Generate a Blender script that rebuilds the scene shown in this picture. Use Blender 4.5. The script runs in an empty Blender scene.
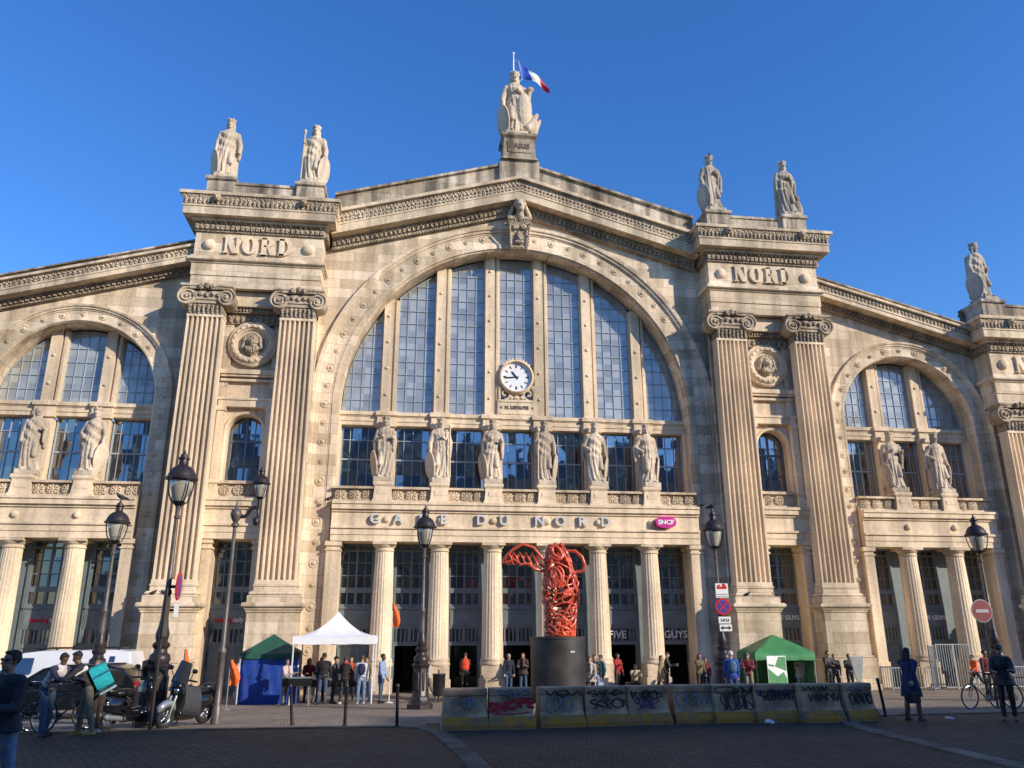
import bpy, bmesh, math, random
from mathutils import Vector, Matrix, noise
R = math.radians
PI = math.pi
sc = bpy.context.scene
col = sc.collection

# ------------------------------------------------------------------ helpers
class MB:
    """collects shapes into one mesh; tr is an optional point transform"""
    def __init__(s, tr=None, flip=False):
        s.v = []; s.f = []; s.m = []; s.sm = []; s.tr = tr; s.flip = flip; s.mat = 0; s.smooth = False
    def add(s, vs, fs):
        n = len(s.v)
        for p in vs:
            s.v.append(s.tr(p) if s.tr else tuple(p))
        for f in fs:
            f = tuple(n + i for i in f)
            s.f.append(f[::-1] if s.flip else f); s.m.append(s.mat); s.sm.append(s.smooth)
    def box(s, x0, x1, y0, y1, z0, z1):
        s.add([(x0,y0,z0),(x1,y0,z0),(x1,y1,z0),(x0,y1,z0),(x0,y0,z1),(x1,y0,z1),(x1,y1,z1),(x0,y1,z1)],
              [(0,3,2,1),(4,5,6,7),(0,1,5,4),(1,2,6,5),(2,3,7,6),(3,0,4,7)])
    def bbox(s, x0, x1, y0, y1, z0, z1, b=.02):
        """box with its front and top edges cut back"""
        s.taper([(x0+b,y0+b,z0),(x1-b,y1,z0)], None) if False else None
        ring = []
        for (z, i) in ((z0, b), (z0 + b, 0), (z1 - b, 0), (z1, b)):
            ring.append([(x0+i,y0+i,z),(x1-i,y0+i,z),(x1-i,y1-i,z),(x0+i,y1-i,z)])
        s.rings(ring)
    def rings(s, rs, cap=True, closed=True):
        vs = [p for r in rs for p in r]; n = len(rs[0]); fs = []
        for k in range(len(rs) - 1):
            for i in range(n if closed else n - 1):
                j = (i + 1) % n
                fs.append((k*n+i, k*n+j, (k+1)*n+j, (k+1)*n+i))
        if cap:
            fs.append(tuple(range(n))[::-1]); fs.append(tuple((len(rs)-1)*n + i for i in range(n)))
        s.add(vs, fs)
    def xz(s, poly, y0, y1):
        """polygon in x,z (counter-clockwise seen from the front) extruded from y0 (front) to y1"""
        n = len(poly)
        vs = [(x, y0, z) for x, z in poly] + [(x, y1, z) for x, z in poly]
        fs = [tuple(range(n)), tuple(range(2*n-1, n-1, -1))]
        for i in range(n):
            j = (i+1) % n
            fs.append((j, i, n+i, n+j))
        s.add(vs, fs)
    def xy(s, poly, z0, z1):
        n = len(poly)
        s.rings([[(x, y, z0) for x, y in poly], [(x, y, z1) for x, y in poly]])
    def yz(s, poly, x0, x1):
        s.rings([[(x0, y, z) for y, z in poly], [(x1, y, z) for y, z in poly]])
    def rake(s, x0, x1, zt, y0, y1, d0, d1, n=1):
        """sheared bar that follows the sloping line zt(x)"""
        for k in range(n):
            a = x0 + (x1-x0)*k/n; b = x0 + (x1-x0)*(k+1)/n
            za, zb = zt(a), zt(b)
            s.add([(a,y0,za+d0),(b,y0,zb+d0),(b,y1,zb+d0),(a,y1,za+d0),(a,y0,za+d1),(b,y0,zb+d1),(b,y1,zb+d1),(a,y1,za+d1)],
              [(0,3,2,1),(4,5,6,7),(0,1,5,4),(1,2,6,5),(2,3,7,6),(3,0,4,7)])
    def lathe(s, prof, c=(0,0,0), seg=24, rf=None, cap=True):
        rs = []
        for r, z in prof:
            ring = []
            for i in range(seg):
                a = 2*PI*i/seg
                rr = r * (rf(a, z) if rf else 1)
                ring.append((c[0]+rr*math.cos(a), c[1]+rr*math.sin(a), c[2]+z))
            rs.append(ring)
        s.rings(rs, cap)
    def disc(s, x, z, y0, prof, seg=20):
        """lathe about the y axis: prof is (r, out) with out measured towards the viewer from y0"""
        rs = []
        for r, o in prof:
            rs.append([(x + r*math.cos(2*PI*i/seg), y0 - o, z + r*math.sin(2*PI*i/seg)) for i in range(seg)])
        s.rings(rs)
    def ell(s, c, r, seg=14, rin=9, M=None):
        rs = []
        for k in range(1, rin):
            t = PI*k/rin
            ring = []
            for i in range(seg):
                a = 2*PI*i/seg
                p = Vector((r[0]*math.sin(t)*math.cos(a), r[1]*math.sin(t)*math.sin(a), -r[2]*math.cos(t)))
                if M is not None: p = M @ p
                ring.append((c[0]+p.x, c[1]+p.y, c[2]+p.z))
            rs.append(ring)
        s.rings(rs)
    def tube(s, pts, r, seg=8, closed=False, flat=None):
        """round bar along points; r a number or a list"""
        pts = [Vector(p) for p in pts]; n = len(pts)
        rs = []; up = Vector((0, 0, 1)); N = None
        for i in range(n):
            if closed: t = pts[(i+1) % n] - pts[i-1]
            else: t = pts[min(i+1, n-1)] - pts[max(i-1, 0)]
            if t.length < 1e-9: t = Vector((0,0,1))
            t.normalize()
            if N is None:
                N = t.cross(up)
                if N.length < 1e-3: N = t.cross(Vector((1,0,0)))
            else:
                N = N - t*N.dot(t)
                if N.length < 1e-4: N = t.cross(Vector((1,0,0)))
            N.normalize(); B = t.cross(N)
            rr = r[i] if isinstance(r, (list, tuple)) else r
            rs.append([tuple(pts[i] + (N*math.cos(2*PI*k/seg) + B*math.sin(2*PI*k/seg))*rr) for k in range(seg)])
        if closed: rs.append(rs[0]); s.rings(rs, False)
        else: s.rings(rs)
    def cap(s, a, b, ra, rb, seg=12):
        """tapered limb with round ends"""
        a = Vector(a); b = Vector(b); d = b - a
        L = max(d.length, 1e-6); d = d/L
        pts = []; rs = []
        for k in range(4):
            t = PI/2*k/4; pts.append(a - d*ra*math.cos(t)); rs.append(max(ra*math.sin(t), ra*.08))
        pts.append(a); rs.append(ra); pts.append(b); rs.append(rb)
        for k in range(1, 5):
            t = PI/2*k/4; pts.append(b + d*rb*math.sin(t)); rs.append(max(rb*math.cos(t), rb*.08))
        s.tube(pts, rs, seg)
    def arch(s, cx, zc, prof, z0, n=48, full=True):
        """profile (r, y) swept up both jambs and round a half circle"""
        path = [(-1, 0, z0)] + [(-math.cos(PI*k/n), math.sin(PI*k/n), None) for k in range(n+1)] + [(1, 0, z0)]
        rs = []
        for cxn, sn, zz in path:
            ring = []
            for r, y in prof:
                ring.append((cx + r*cxn, y, zz if zz is not None else zc + r*sn))
            rs.append(ring)
        vs = [p for r in rs for p in r]; m = len(prof); fs = []
        for k in range(len(rs)-1):
            for i in range(m-1):
                fs.append((k*m+i, k*m+i+1, (k+1)*m+i+1, (k+1)*m+i))
        s.add(vs, [f[::-1] for f in fs])
    def mesh(s, name):
        me = bpy.data.meshes.new(name)
        me.from_pydata(s.v, [], s.f)
        me.polygons.foreach_set('material_index', s.m)
        me.polygons.foreach_set('use_smooth', s.sm)
        me.update()
        return me
    def build(s, name, mats, parent=None, recalc=False, ang=None):
        me = s.mesh(name)
        for m in (mats if isinstance(mats, (list, tuple)) else [mats]): me.materials.append(m)
        if recalc:
            bm = bmesh.new(); bm.from_mesh(me); bmesh.ops.recalc_face_normals(bm, faces=bm.faces); bm.to_mesh(me); bm.free()
        if ang: smooth_mesh(me, ang)
        o = bpy.data.objects.new(name, me); col.objects.link(o)
        if parent is not None: o.parent = parent
        return o

def smooth_mesh(me, ang=40):
    me.polygons.foreach_set('use_smooth', [True]*len(me.polygons))
    me.set_sharp_from_angle(angle=R(ang))

def tag(o, label=None, cat=None, group=None, kind=None):
    if label: o['label'] = label
    if cat: o['category'] = cat
    if group: o['group'] = group
    if kind: o['kind'] = kind
    return o
def empty(name, loc=(0,0,0), rz=0, label=None, cat=None, group=None):
    o = bpy.data.objects.new(name, None); o.empty_display_size = .2
    o.location = loc; o.rotation_euler = (0, 0, rz); col.objects.link(o)
    return tag(o, label, cat, group)
def copy_tree(o, parent=None):
    c = o.copy(); col.objects.link(c)
    if parent is not None: c.parent = parent
    for ch in list(o.children): copy_tree(ch, c)
    return c
def remesh(mb, name, voxel, mats, parent=None, wob=0, wobs=6, extra=None, smooth=2):
    """weld all shapes of mb into one continuous skin"""
    me = mb.mesh(name)
    bm = bmesh.new(); bm.from_mesh(me); bmesh.ops.recalc_face_normals(bm, faces=bm.faces); bm.to_mesh(me); bm.free()
    o = bpy.data.objects.new(name, me); col.objects.link(o)
    md = o.modifiers.new('r', 'REMESH'); md.mode = 'VOXEL'; md.voxel_size = voxel
    if smooth:
        ms = o.modifiers.new('s', 'SMOOTH'); ms.iterations = smooth; ms.factor = .5
    dg = bpy.context.evaluated_depsgraph_get(); dg.update()
    new = bpy.data.meshes.new_from_object(o.evaluated_get(dg))
    col.objects.unlink(o); bpy.data.objects.remove(o); bpy.data.meshes.remove(me)
    new.name = name
    if wob:
        off = Vector((random.random()*50, random.random()*50, 0))
        nr = [0.0]*(3*len(new.vertices)); cs = nr[:]
        new.vertices.foreach_get('co', cs); new.vertex_normals.foreach_get('vector', nr)
        for i in range(0, len(cs), 3):
            d = noise.noise(Vector(cs[i:i+3])*wobs + off)*wob
            cs[i] += nr[i]*d; cs[i+1] += nr[i+1]*d; cs[i+2] += nr[i+2]*d
        new.vertices.foreach_set('co', cs)
    if extra is not None:
        bm = bmesh.new(); bm.from_mesh(new); bm.from_mesh(extra.mesh(name + '_x')); bm.to_mesh(new); bm.free()
    new.polygons.foreach_set('use_smooth', [True]*len(new.polygons)); new.update()
    new.materials.clear()
    for m in (mats if isinstance(mats, (list, tuple)) else [mats]): new.materials.append(m)
    o = bpy.data.objects.new(name, new); col.objects.link(o)
    if parent is not None: o.parent = parent
    return o
def text_mb(mb, s, size, x, y, z, depth=.04, bold=0, align='CENTER', sx=1):
    """upright lettering facing the square, standing depth proud of plane y"""
    cu = bpy.data.curves.new('t', 'FONT'); cu.body = s; cu.size = size; cu.extrude = depth/2; cu.offset = bold
    cu.align_x = align; cu.align_y = 'CENTER'; cu.resolution_u = 3
    o = bpy.data.objects.new('t', cu); col.objects.link(o)
    dg = bpy.context.evaluated_depsgraph_get(); dg.update()
    me = bpy.data.meshes.new_from_object(o.evaluated_get(dg))
    mb.add([(x + v.co.x*sx, y - depth/2 - v.co.z, z + v.co.y) for v in me.vertices], [tuple(p.vertices) for p in me.polygons])
    col.objects.unlink(o); bpy.data.objects.remove(o); bpy.data.curves.remove(cu); bpy.data.meshes.remove(me)

# ------------------------------------------------------------------ materials
def nmat(name):
    m = bpy.data.materials.new(name); m.use_nodes = True
    nt = m.node_tree; return m, nt, nt.nodes, nt.links, nt.nodes['Principled BSDF']
def setp(b, **k):
    for n, v in k.items():
        b.inputs[n.replace('_', ' ')].default_value = v
def simple(name, c, rough=.6, metal=0, var=.12, scale=6, bump=.0, spec=.5, coat=0, coords='Object'):
    m, nt, N, L, b = nmat(name)
    tc = N.new('ShaderNodeTexCoord'); nz = N.new('ShaderNodeTexNoise'); nz.inputs['Scale'].default_value = scale; nz.inputs['Detail'].default_value = 5
    L.new(tc.outputs[coords], nz.inputs['Vector'])
    mp = N.new('ShaderNodeMapRange'); mp.inputs['From Min'].default_value = .3; mp.inputs['From Max'].default_value = .7
    mp.inputs['To Min'].default_value = 1-var; mp.inputs['To Max'].default_value = 1+var
    L.new(nz.outputs['Fac'], mp.inputs['Value'])
    mx = N.new('ShaderNodeVectorMath'); mx.operation = 'SCALE'; mx.inputs[0].default_value = c[:3]
    L.new(mp.outputs['Result'], mx.inputs['Scale']); L.new(mx.outputs['Vector'], b.inputs['Base Color'])
    setp(b, Roughness=rough, Metallic=metal, Specular_IOR_Level=spec, Coat_Weight=coat)
    if bump:
        bp = N.new('ShaderNodeBump'); bp.inputs['Strength'].default_value = bump; bp.inputs['Distance'].default_value = .02
        L.new(nz.outputs['Fac'], bp.inputs['Height']); L.new(bp.outputs['Normal'], b.inputs['Normal'])
    return m
def math_(N, L, op, a, b=None, clamp=False):
    n = N.new('ShaderNodeMath'); n.operation = op; n.use_clamp = clamp
    for i, v in enumerate((a, b)):
        if v is None: continue
        if hasattr(v, 'links') or hasattr(v, 'is_linked'): L.new(v, n.inputs[i])
        else: n.inputs[i].default_value = v
    return n.outputs[0]
def stone(name, tint=(1,1,1), blocks=True, dirt=1.0, row=.52, width=1.25, bump=.35, base=(.80,.63,.435), carve=0):
    m, nt, N, L, b = nmat(name)
    g = N.new('ShaderNodeNewGeometry')
    sp = N.new('ShaderNodeSeparateXYZ'); L.new(g.outputs['Position'], sp.inputs[0])
    u = math_(N, L, 'ADD', sp.outputs[0], sp.outputs[1])
    cb = N.new('ShaderNodeCombineXYZ'); L.new(u, cb.inputs[0]); L.new(sp.outputs[2], cb.inputs[1])
    b0 = [base[i]*tint[i] for i in range(3)]
    if blocks:
        br = N.new('ShaderNodeTexBrick'); L.new(cb.outputs[0], br.inputs['Vector'])
        br.inputs['Scale'].default_value = 1; br.inputs['Brick Width'].default_value = width; br.inputs['Row Height'].default_value = row
        br.inputs['Mortar Size'].default_value = .008; br.inputs['Mortar Smooth'].default_value = .3; br.inputs['Bias'].default_value = -.05
        br.inputs['Color1'].default_value = (b0[0]*.74, b0[1]*.725, b0[2]*.70, 1)
        br.inputs['Color2'].default_value = (b0[0]*1.13, b0[1]*1.16, b0[2]*1.24, 1)
        br.inputs['Mortar'].default_value = (b0[0]*.5, b0[1]*.47, b0[2]*.43, 1)
        cur = br.outputs['Color']
    else:
        rg = N.new('ShaderNodeRGB'); rg.outputs[0].default_value = (*b0, 1); cur = rg.outputs[0]
    # broad weather stains, rain streaks, fine grain
    def mul(cur, fac):
        v = N.new('ShaderNodeVectorMath'); v.operation = 'SCALE'; L.new(cur, v.inputs[0]); L.new(fac, v.inputs['Scale']); return v.outputs[0]
    def nz(vec, scale, detail, lo, hi, f0=.32, f1=.68):
        t = N.new('ShaderNodeTexNoise'); t.inputs['Scale'].default_value = scale; t.inputs['Detail'].default_value = detail
        L.new(vec, t.inputs['Vector'])
        r = N.new('ShaderNodeMapRange'); r.inputs['From Min'].default_value = f0; r.inputs['From Max'].default_value = f1
        r.inputs['To Min'].default_value = lo; r.inputs['To Max'].default_value = hi; L.new(t.outputs['Fac'], r.inputs['Value'])
        return r.outputs['Result'], t.outputs['Fac']
    f, _ = nz(g.outputs['Position'], .35, 6, 1-.20*dirt, 1+.12*dirt); cur = mul(cur, f)
    cs = N.new('ShaderNodeVectorMath'); cs.operation = 'MULTIPLY'; cs.inputs[1].default_value = (1.7, 1.7, .11); L.new(g.outputs['Position'], cs.inputs[0])
    f, _ = nz(cs.outputs[0], 1.0, 5, 1-.30*dirt, 1.05, .36, .58); cur = mul(cur, f)
    f, fine = nz(g.outputs['Position'], 7, 8, 1-.13*dirt, 1.07); cur = mul(cur, f)
    L.new(cur, b.inputs['Base Color'])
    setp(b, Roughness=.88, Specular_IOR_Level=.2)
    bp = N.new('ShaderNodeBump'); bp.inputs['Strength'].default_value = bump; bp.inputs['Distance'].default_value = .03
    if carve:
        vo = N.new('ShaderNodeTexVoronoi'); vo.inputs['Scale'].default_value = carve; L.new(g.outputs['Position'], vo.inputs['Vector'])
        h = math_(N, L, 'ADD', fine, vo.outputs['Distance']); L.new(h, bp.inputs['Height'])
        bp.inputs['Strength'].default_value = .9; bp.inputs['Distance'].default_value = .12
    elif blocks:
        h = math_(N, L, 'SUBTRACT', fine, math_(N, L, 'MULTIPLY', br.outputs['Fac'], 1.5)); L.new(h, bp.inputs['Height'])
    else: L.new(fine, bp.inputs['Height'])
    L.new(bp.outputs['Normal'], b.inputs['Normal'])
    return m
def glassy(name, base, refl, cw, ch, tilt=.02, rough=.04, dust=.3):
    """window glass: a dim room and dust behind a mirror film, each pane tilted a little on its own"""
    m, nt, N, L, b = nmat(name)
    g = N.new('ShaderNodeNewGeometry')
    sn = N.new('ShaderNodeVectorMath'); sn.operation = 'SNAP'; sn.inputs[1].default_value = (cw, 50, ch); L.new(g.outputs['Position'], sn.inputs[0])
    wn = N.new('ShaderNodeTexWhiteNoise'); L.new(sn.outputs[0], wn.inputs['Vector'])
    sb = N.new('ShaderNodeVectorMath'); sb.operation = 'SUBTRACT'; sb.inputs[1].default_value = (.5,.5,.5); L.new(wn.outputs['Color'], sb.inputs[0])
    wv = N.new('ShaderNodeTexNoise'); wv.inputs['Scale'].default_value = 1.3; L.new(g.outputs['Position'], wv.inputs['Vector'])
    sb2 = N.new('ShaderNodeVectorMath'); sb2.operation = 'SUBTRACT'; sb2.inputs[1].default_value = (.5,.5,.5); L.new(wv.outputs['Color'], sb2.inputs[0])
    ad0 = N.new('ShaderNodeVectorMath'); ad0.operation = 'ADD'; L.new(sb.outputs[0], ad0.inputs[0]); L.new(sb2.outputs[0], ad0.inputs[1])
    sl = N.new('ShaderNodeVectorMath'); sl.operation = 'SCALE'; sl.inputs['Scale'].default_value = tilt*2; L.new(ad0.outputs[0], sl.inputs[0])
    ad = N.new('ShaderNodeVectorMath'); ad.operation = 'ADD'; L.new(g.outputs['Normal'], ad.inputs[0]); L.new(sl.outputs[0], ad.inputs[1])
    nm = N.new('ShaderNodeVectorMath'); nm.operation = 'NORMALIZE'; L.new(ad.outputs[0], nm.inputs[0])
    mp = N.new('ShaderNodeMapRange'); mp.inputs['To Min'].default_value = 1-dust; mp.inputs['To Max'].default_value = 1+dust; L.new(wn.outputs['Value'], mp.inputs['Value'])
    vs = N.new('ShaderNodeVectorMath'); vs.operation = 'SCALE'; vs.inputs[0].default_value = base; L.new(mp.outputs['Result'], vs.inputs['Scale'])
    L.new(vs.outputs[0], b.inputs['Base Color']); setp(b, Roughness=.5, Specular_IOR_Level=.1)
    gl = N.new('ShaderNodeBsdfGlossy'); gl.inputs['Roughness'].default_value = rough; gl.inputs['Color'].default_value = (.93,.97,1,1); L.new(nm.outputs[0], gl.inputs['Normal'])
    mx = N.new('ShaderNodeMixShader'); mx.inputs[0].default_value = refl
    L.new(b.outputs[0], mx.inputs[1]); L.new(gl.outputs[0], mx.inputs[2]); L.new(mx.outputs[0], N['Material Output'].inputs[0])
    return m

M = {}
M['stone'] = stone('limestone_ashlar')
M['plain'] = stone('limestone_smooth', blocks=False, base=(.83,.655,.455))
M['trim'] = stone('limestone_moulding', blocks=False, base=(.73,.575,.40), dirt=1.25)
M['carved'] = stone('limestone_carved_dark', blocks=False, base=(.50,.395,.28), dirt=1.2, carve=11)  # darker base tone than the other carved limestone
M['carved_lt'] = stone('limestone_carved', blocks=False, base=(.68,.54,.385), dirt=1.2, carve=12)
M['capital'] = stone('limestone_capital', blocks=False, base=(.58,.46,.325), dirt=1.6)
M['inscription'] = simple('dark_inscription', (.13,.10,.075), .9)
M['red_shaded'] = simple('shaded_red_enamel', (.17,.008,.02), .5, 0, .1)  # no-entry red darkened in its base colour so the face looks shaded
M['bar_shaded'] = simple('shaded_white_enamel', (.36,.34,.36), .5, 0, .1)  # sign white greyed likewise, the shade is in the colour
M['coping'] = stone('limestone_coping_grey', blocks=True, base=(.58,.475,.35), dirt=2.2, row=.9, width=1.6)
M['statue'] = stone('statue_limestone', blocks=False, base=(.66,.535,.40), dirt=1.2)
M['statue_grey'] = stone('statue_limestone_weathered', blocks=False, base=(.56,.475,.375), dirt=1.6)
M['glass_up'] = glassy('arch_glass', (.30,.305,.285), .13, .44, .72, .02, .07, .30)
M['glass_mid'] = glassy('gallery_glass', (.012,.022,.042), .30, .44, 1.7, .05, .05, .5)
M['glass_low'] = glassy('ground_floor_glass', (.012,.015,.02), .16, .5, .75, .03, .05, .6)
M['bar'] = simple('window_bar_grey', (.36,.41,.46), .5, 0, .1)
M['bar_dark'] = simple('window_bar_dark', (.10,.13,.17), .5, 0, .1)
M['teal'] = simple('painted_joinery_teal', (.16,.195,.205), .5, 0, .15, 2)
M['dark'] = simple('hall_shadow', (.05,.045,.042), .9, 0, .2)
M['iron'] = simple('cast_iron_brown', (.04,.030,.030), .42, .3, .25, 9, .1)
M['iron_lt'] = simple('lamp_iron_grey', (.12,.10,.09), .45, .2, .25, 9, .1)
M['lampglass'] = glassy('lamp_glass', (.40,.37,.30), .18, .3, .3, .05, .1, .3)
M['zinc'] = simple('zinc_roof', (.18,.20,.22), .45, .4, .15, .5)
M['white'] = simple('white_paint', (.78,.78,.77), .45, 0, .04)
M['canvas_white'] = simple('white_tent_fabric', (.82,.82,.84), .8, 0, .05, 2.5, .6)
M['canvas_green'] = simple('green_tent_fabric', (.06,.25,.085), .45, 0, .15, 2.5, .6)
M['canvas_dkgreen'] = simple('dark_green_tent_fabric', (.014,.085,.05), .6, 0, .15, 2.5, .6)
M['tarp_blue'] = simple('blue_tarpaulin', (.010,.045,.26), .5, 0, .2, 2.5, .8)
M['black'] = simple('black_paint', (.012,.012,.013), .35, 0, .2)
M['rubber'] = simple('black_rubber', (.015,.015,.015), .8, 0, .2)
M['chrome'] = simple('bright_metal', (.62,.62,.62), .25, 1, .05)
M['greymetal'] = simple('galvanised_steel', (.26,.28,.29), .5, .4, .1)
M['plinthdark'] = simple('dark_cast_plinth', (.036,.034,.034), .5, .1, .6, 1.4, .4)
M['redgloss'] = simple('red_lacquer', (.54,.066,.020), .30, 0, .4, 2, 0, .6, .6)
M['orange'] = simple('orange_fabric', (.85,.13,.012), .7, 0, .06)
M['red'] = simple('red_enamel', (.52,.012,.02), .35, 0, .04)
M['blue'] = simple('blue_enamel', (.02,.05,.34), .35, 0, .04)
M['flagblue'] = simple('flag_blue_cloth', (.02,.08,.42), .7, 0, .05)
M['flagwhite'] = simple('flag_white_cloth', (.80,.78,.74), .7, 0, .05)
M['flagred'] = simple('flag_red_cloth', (.52,.012,.03), .7, 0, .05)
M['magenta'] = simple('magenta_sign', (.62,.02,.26), .35, 0, .2, .9)
M['lettergrey'] = simple('letter_pale_grey', (.60,.60,.58), .45, 0, .06)
M['yellow'] = simple('worn_yellow_paint', (.55,.205,.02), .85, 0, .6, 5)
M['concrete'] = simple('dirty_concrete', (.43,.285,.165), .9, 0, .6, 2.2, .4)
M['ink'] = simple('spray_black', (.035,.030,.028), .6, 0, .2)
def worn_paint(name, c, under):
    m, nt, N, L, b = nmat(name)
    tc = N.new('ShaderNodeTexCoord'); nz = N.new('ShaderNodeTexNoise'); nz.inputs['Scale'].default_value = 4.5; nz.inputs['Detail'].default_value = 8; nz.inputs['Roughness'].default_value = .7
    g = N.new('ShaderNodeNewGeometry'); L.new(g.outputs['Position'], nz.inputs['Vector'])
    mr = N.new('ShaderNodeMapRange'); mr.inputs['From Min'].default_value = .42; mr.inputs['From Max'].default_value = .60; L.new(nz.outputs['Fac'], mr.inputs['Value'])
    mx = N.new('ShaderNodeMix'); mx.data_type = 'RGBA'; mx.inputs['A'].default_value = (*c, 1); mx.inputs['B'].default_value = (*under, 1)
    L.new(mr.outputs['Result'], mx.inputs['Factor']); L.new(mx.outputs['Result'], b.inputs['Base Color']); setp(b, Roughness=.9, Specular_IOR_Level=.2)
    return m
M['yellow'] = worn_paint('worn_yellow_paint', (.50,.23,.03), (.26,.17,.095))
M['inkred'] = simple('spray_red', (.38,.01,.02), .5, 0, .2)
M['inkblue'] = simple('spray_violet', (.05,.035,.13), .5, 0, .2)
M['inkpale'] = simple('spray_pale_blue', (.20,.22,.26), .5, 0, .2)
M['vanwhite'] = simple('van_white_paint', (.70,.71,.72), .28, 0, .05, 1, 0, .5, .5)
M['carblack'] = simple('car_black_paint', (.006,.006,.008), .15, 0, .1, 1, 0, .5, .8)
M['carglass'] = glassy('vehicle_glass', (.012,.015,.016), .22, .8, .8, .02, .03, .2)
M['plate'] = simple('number_plate_white', (.75,.75,.72), .4, 0, .05)
M['amber'] = simple('red_lens', (.40,.012,.01), .2, 0, .1)
M['clockface'] = simple('clock_enamel', (.80,.80,.78), .35, 0, .03)
M['pigeon'] = simple('pigeon_grey', (.035,.037,.045), .7, 0, .4, 20)
M['silver'] = simple('scooter_silver', (.34,.35,.36), .3, .5, .1)
M['screen'] = simple('smoked_windscreen', (.03,.033,.04), .15, 0, .1)
M['frame_dark'] = simple('bike_frame_dark', (.03,.04,.055), .3, .3, .1)
M['facade_far'] = stone('opposite_facade_stone', base=(.50,.43,.33))
_cl = {}
def cloth(c, rough=.85):
    k = tuple(round(x, 3) for x in c)
    if k not in _cl: _cl[k] = simple('cloth_%d' % len(_cl), c, rough, 0, .22, 14, .25)
    return _cl[k]
def skin_m(c): return simple('skin', c, .55, 0, .08, 8)

M['kerb'] = stone('kerb_granite', blocks=True, base=(.24,.185,.125), row=1.2, width=1.2, dirt=1.4)
# ------------------------------------------------------------------ ground heights
def G(y):
    d = -y
    if d <= 4: return 0.0
    if d <= 20: return .7*(d-4)/16
    if d <= 45: return .7 + .2*(d-20)/25
    return .9
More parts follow.
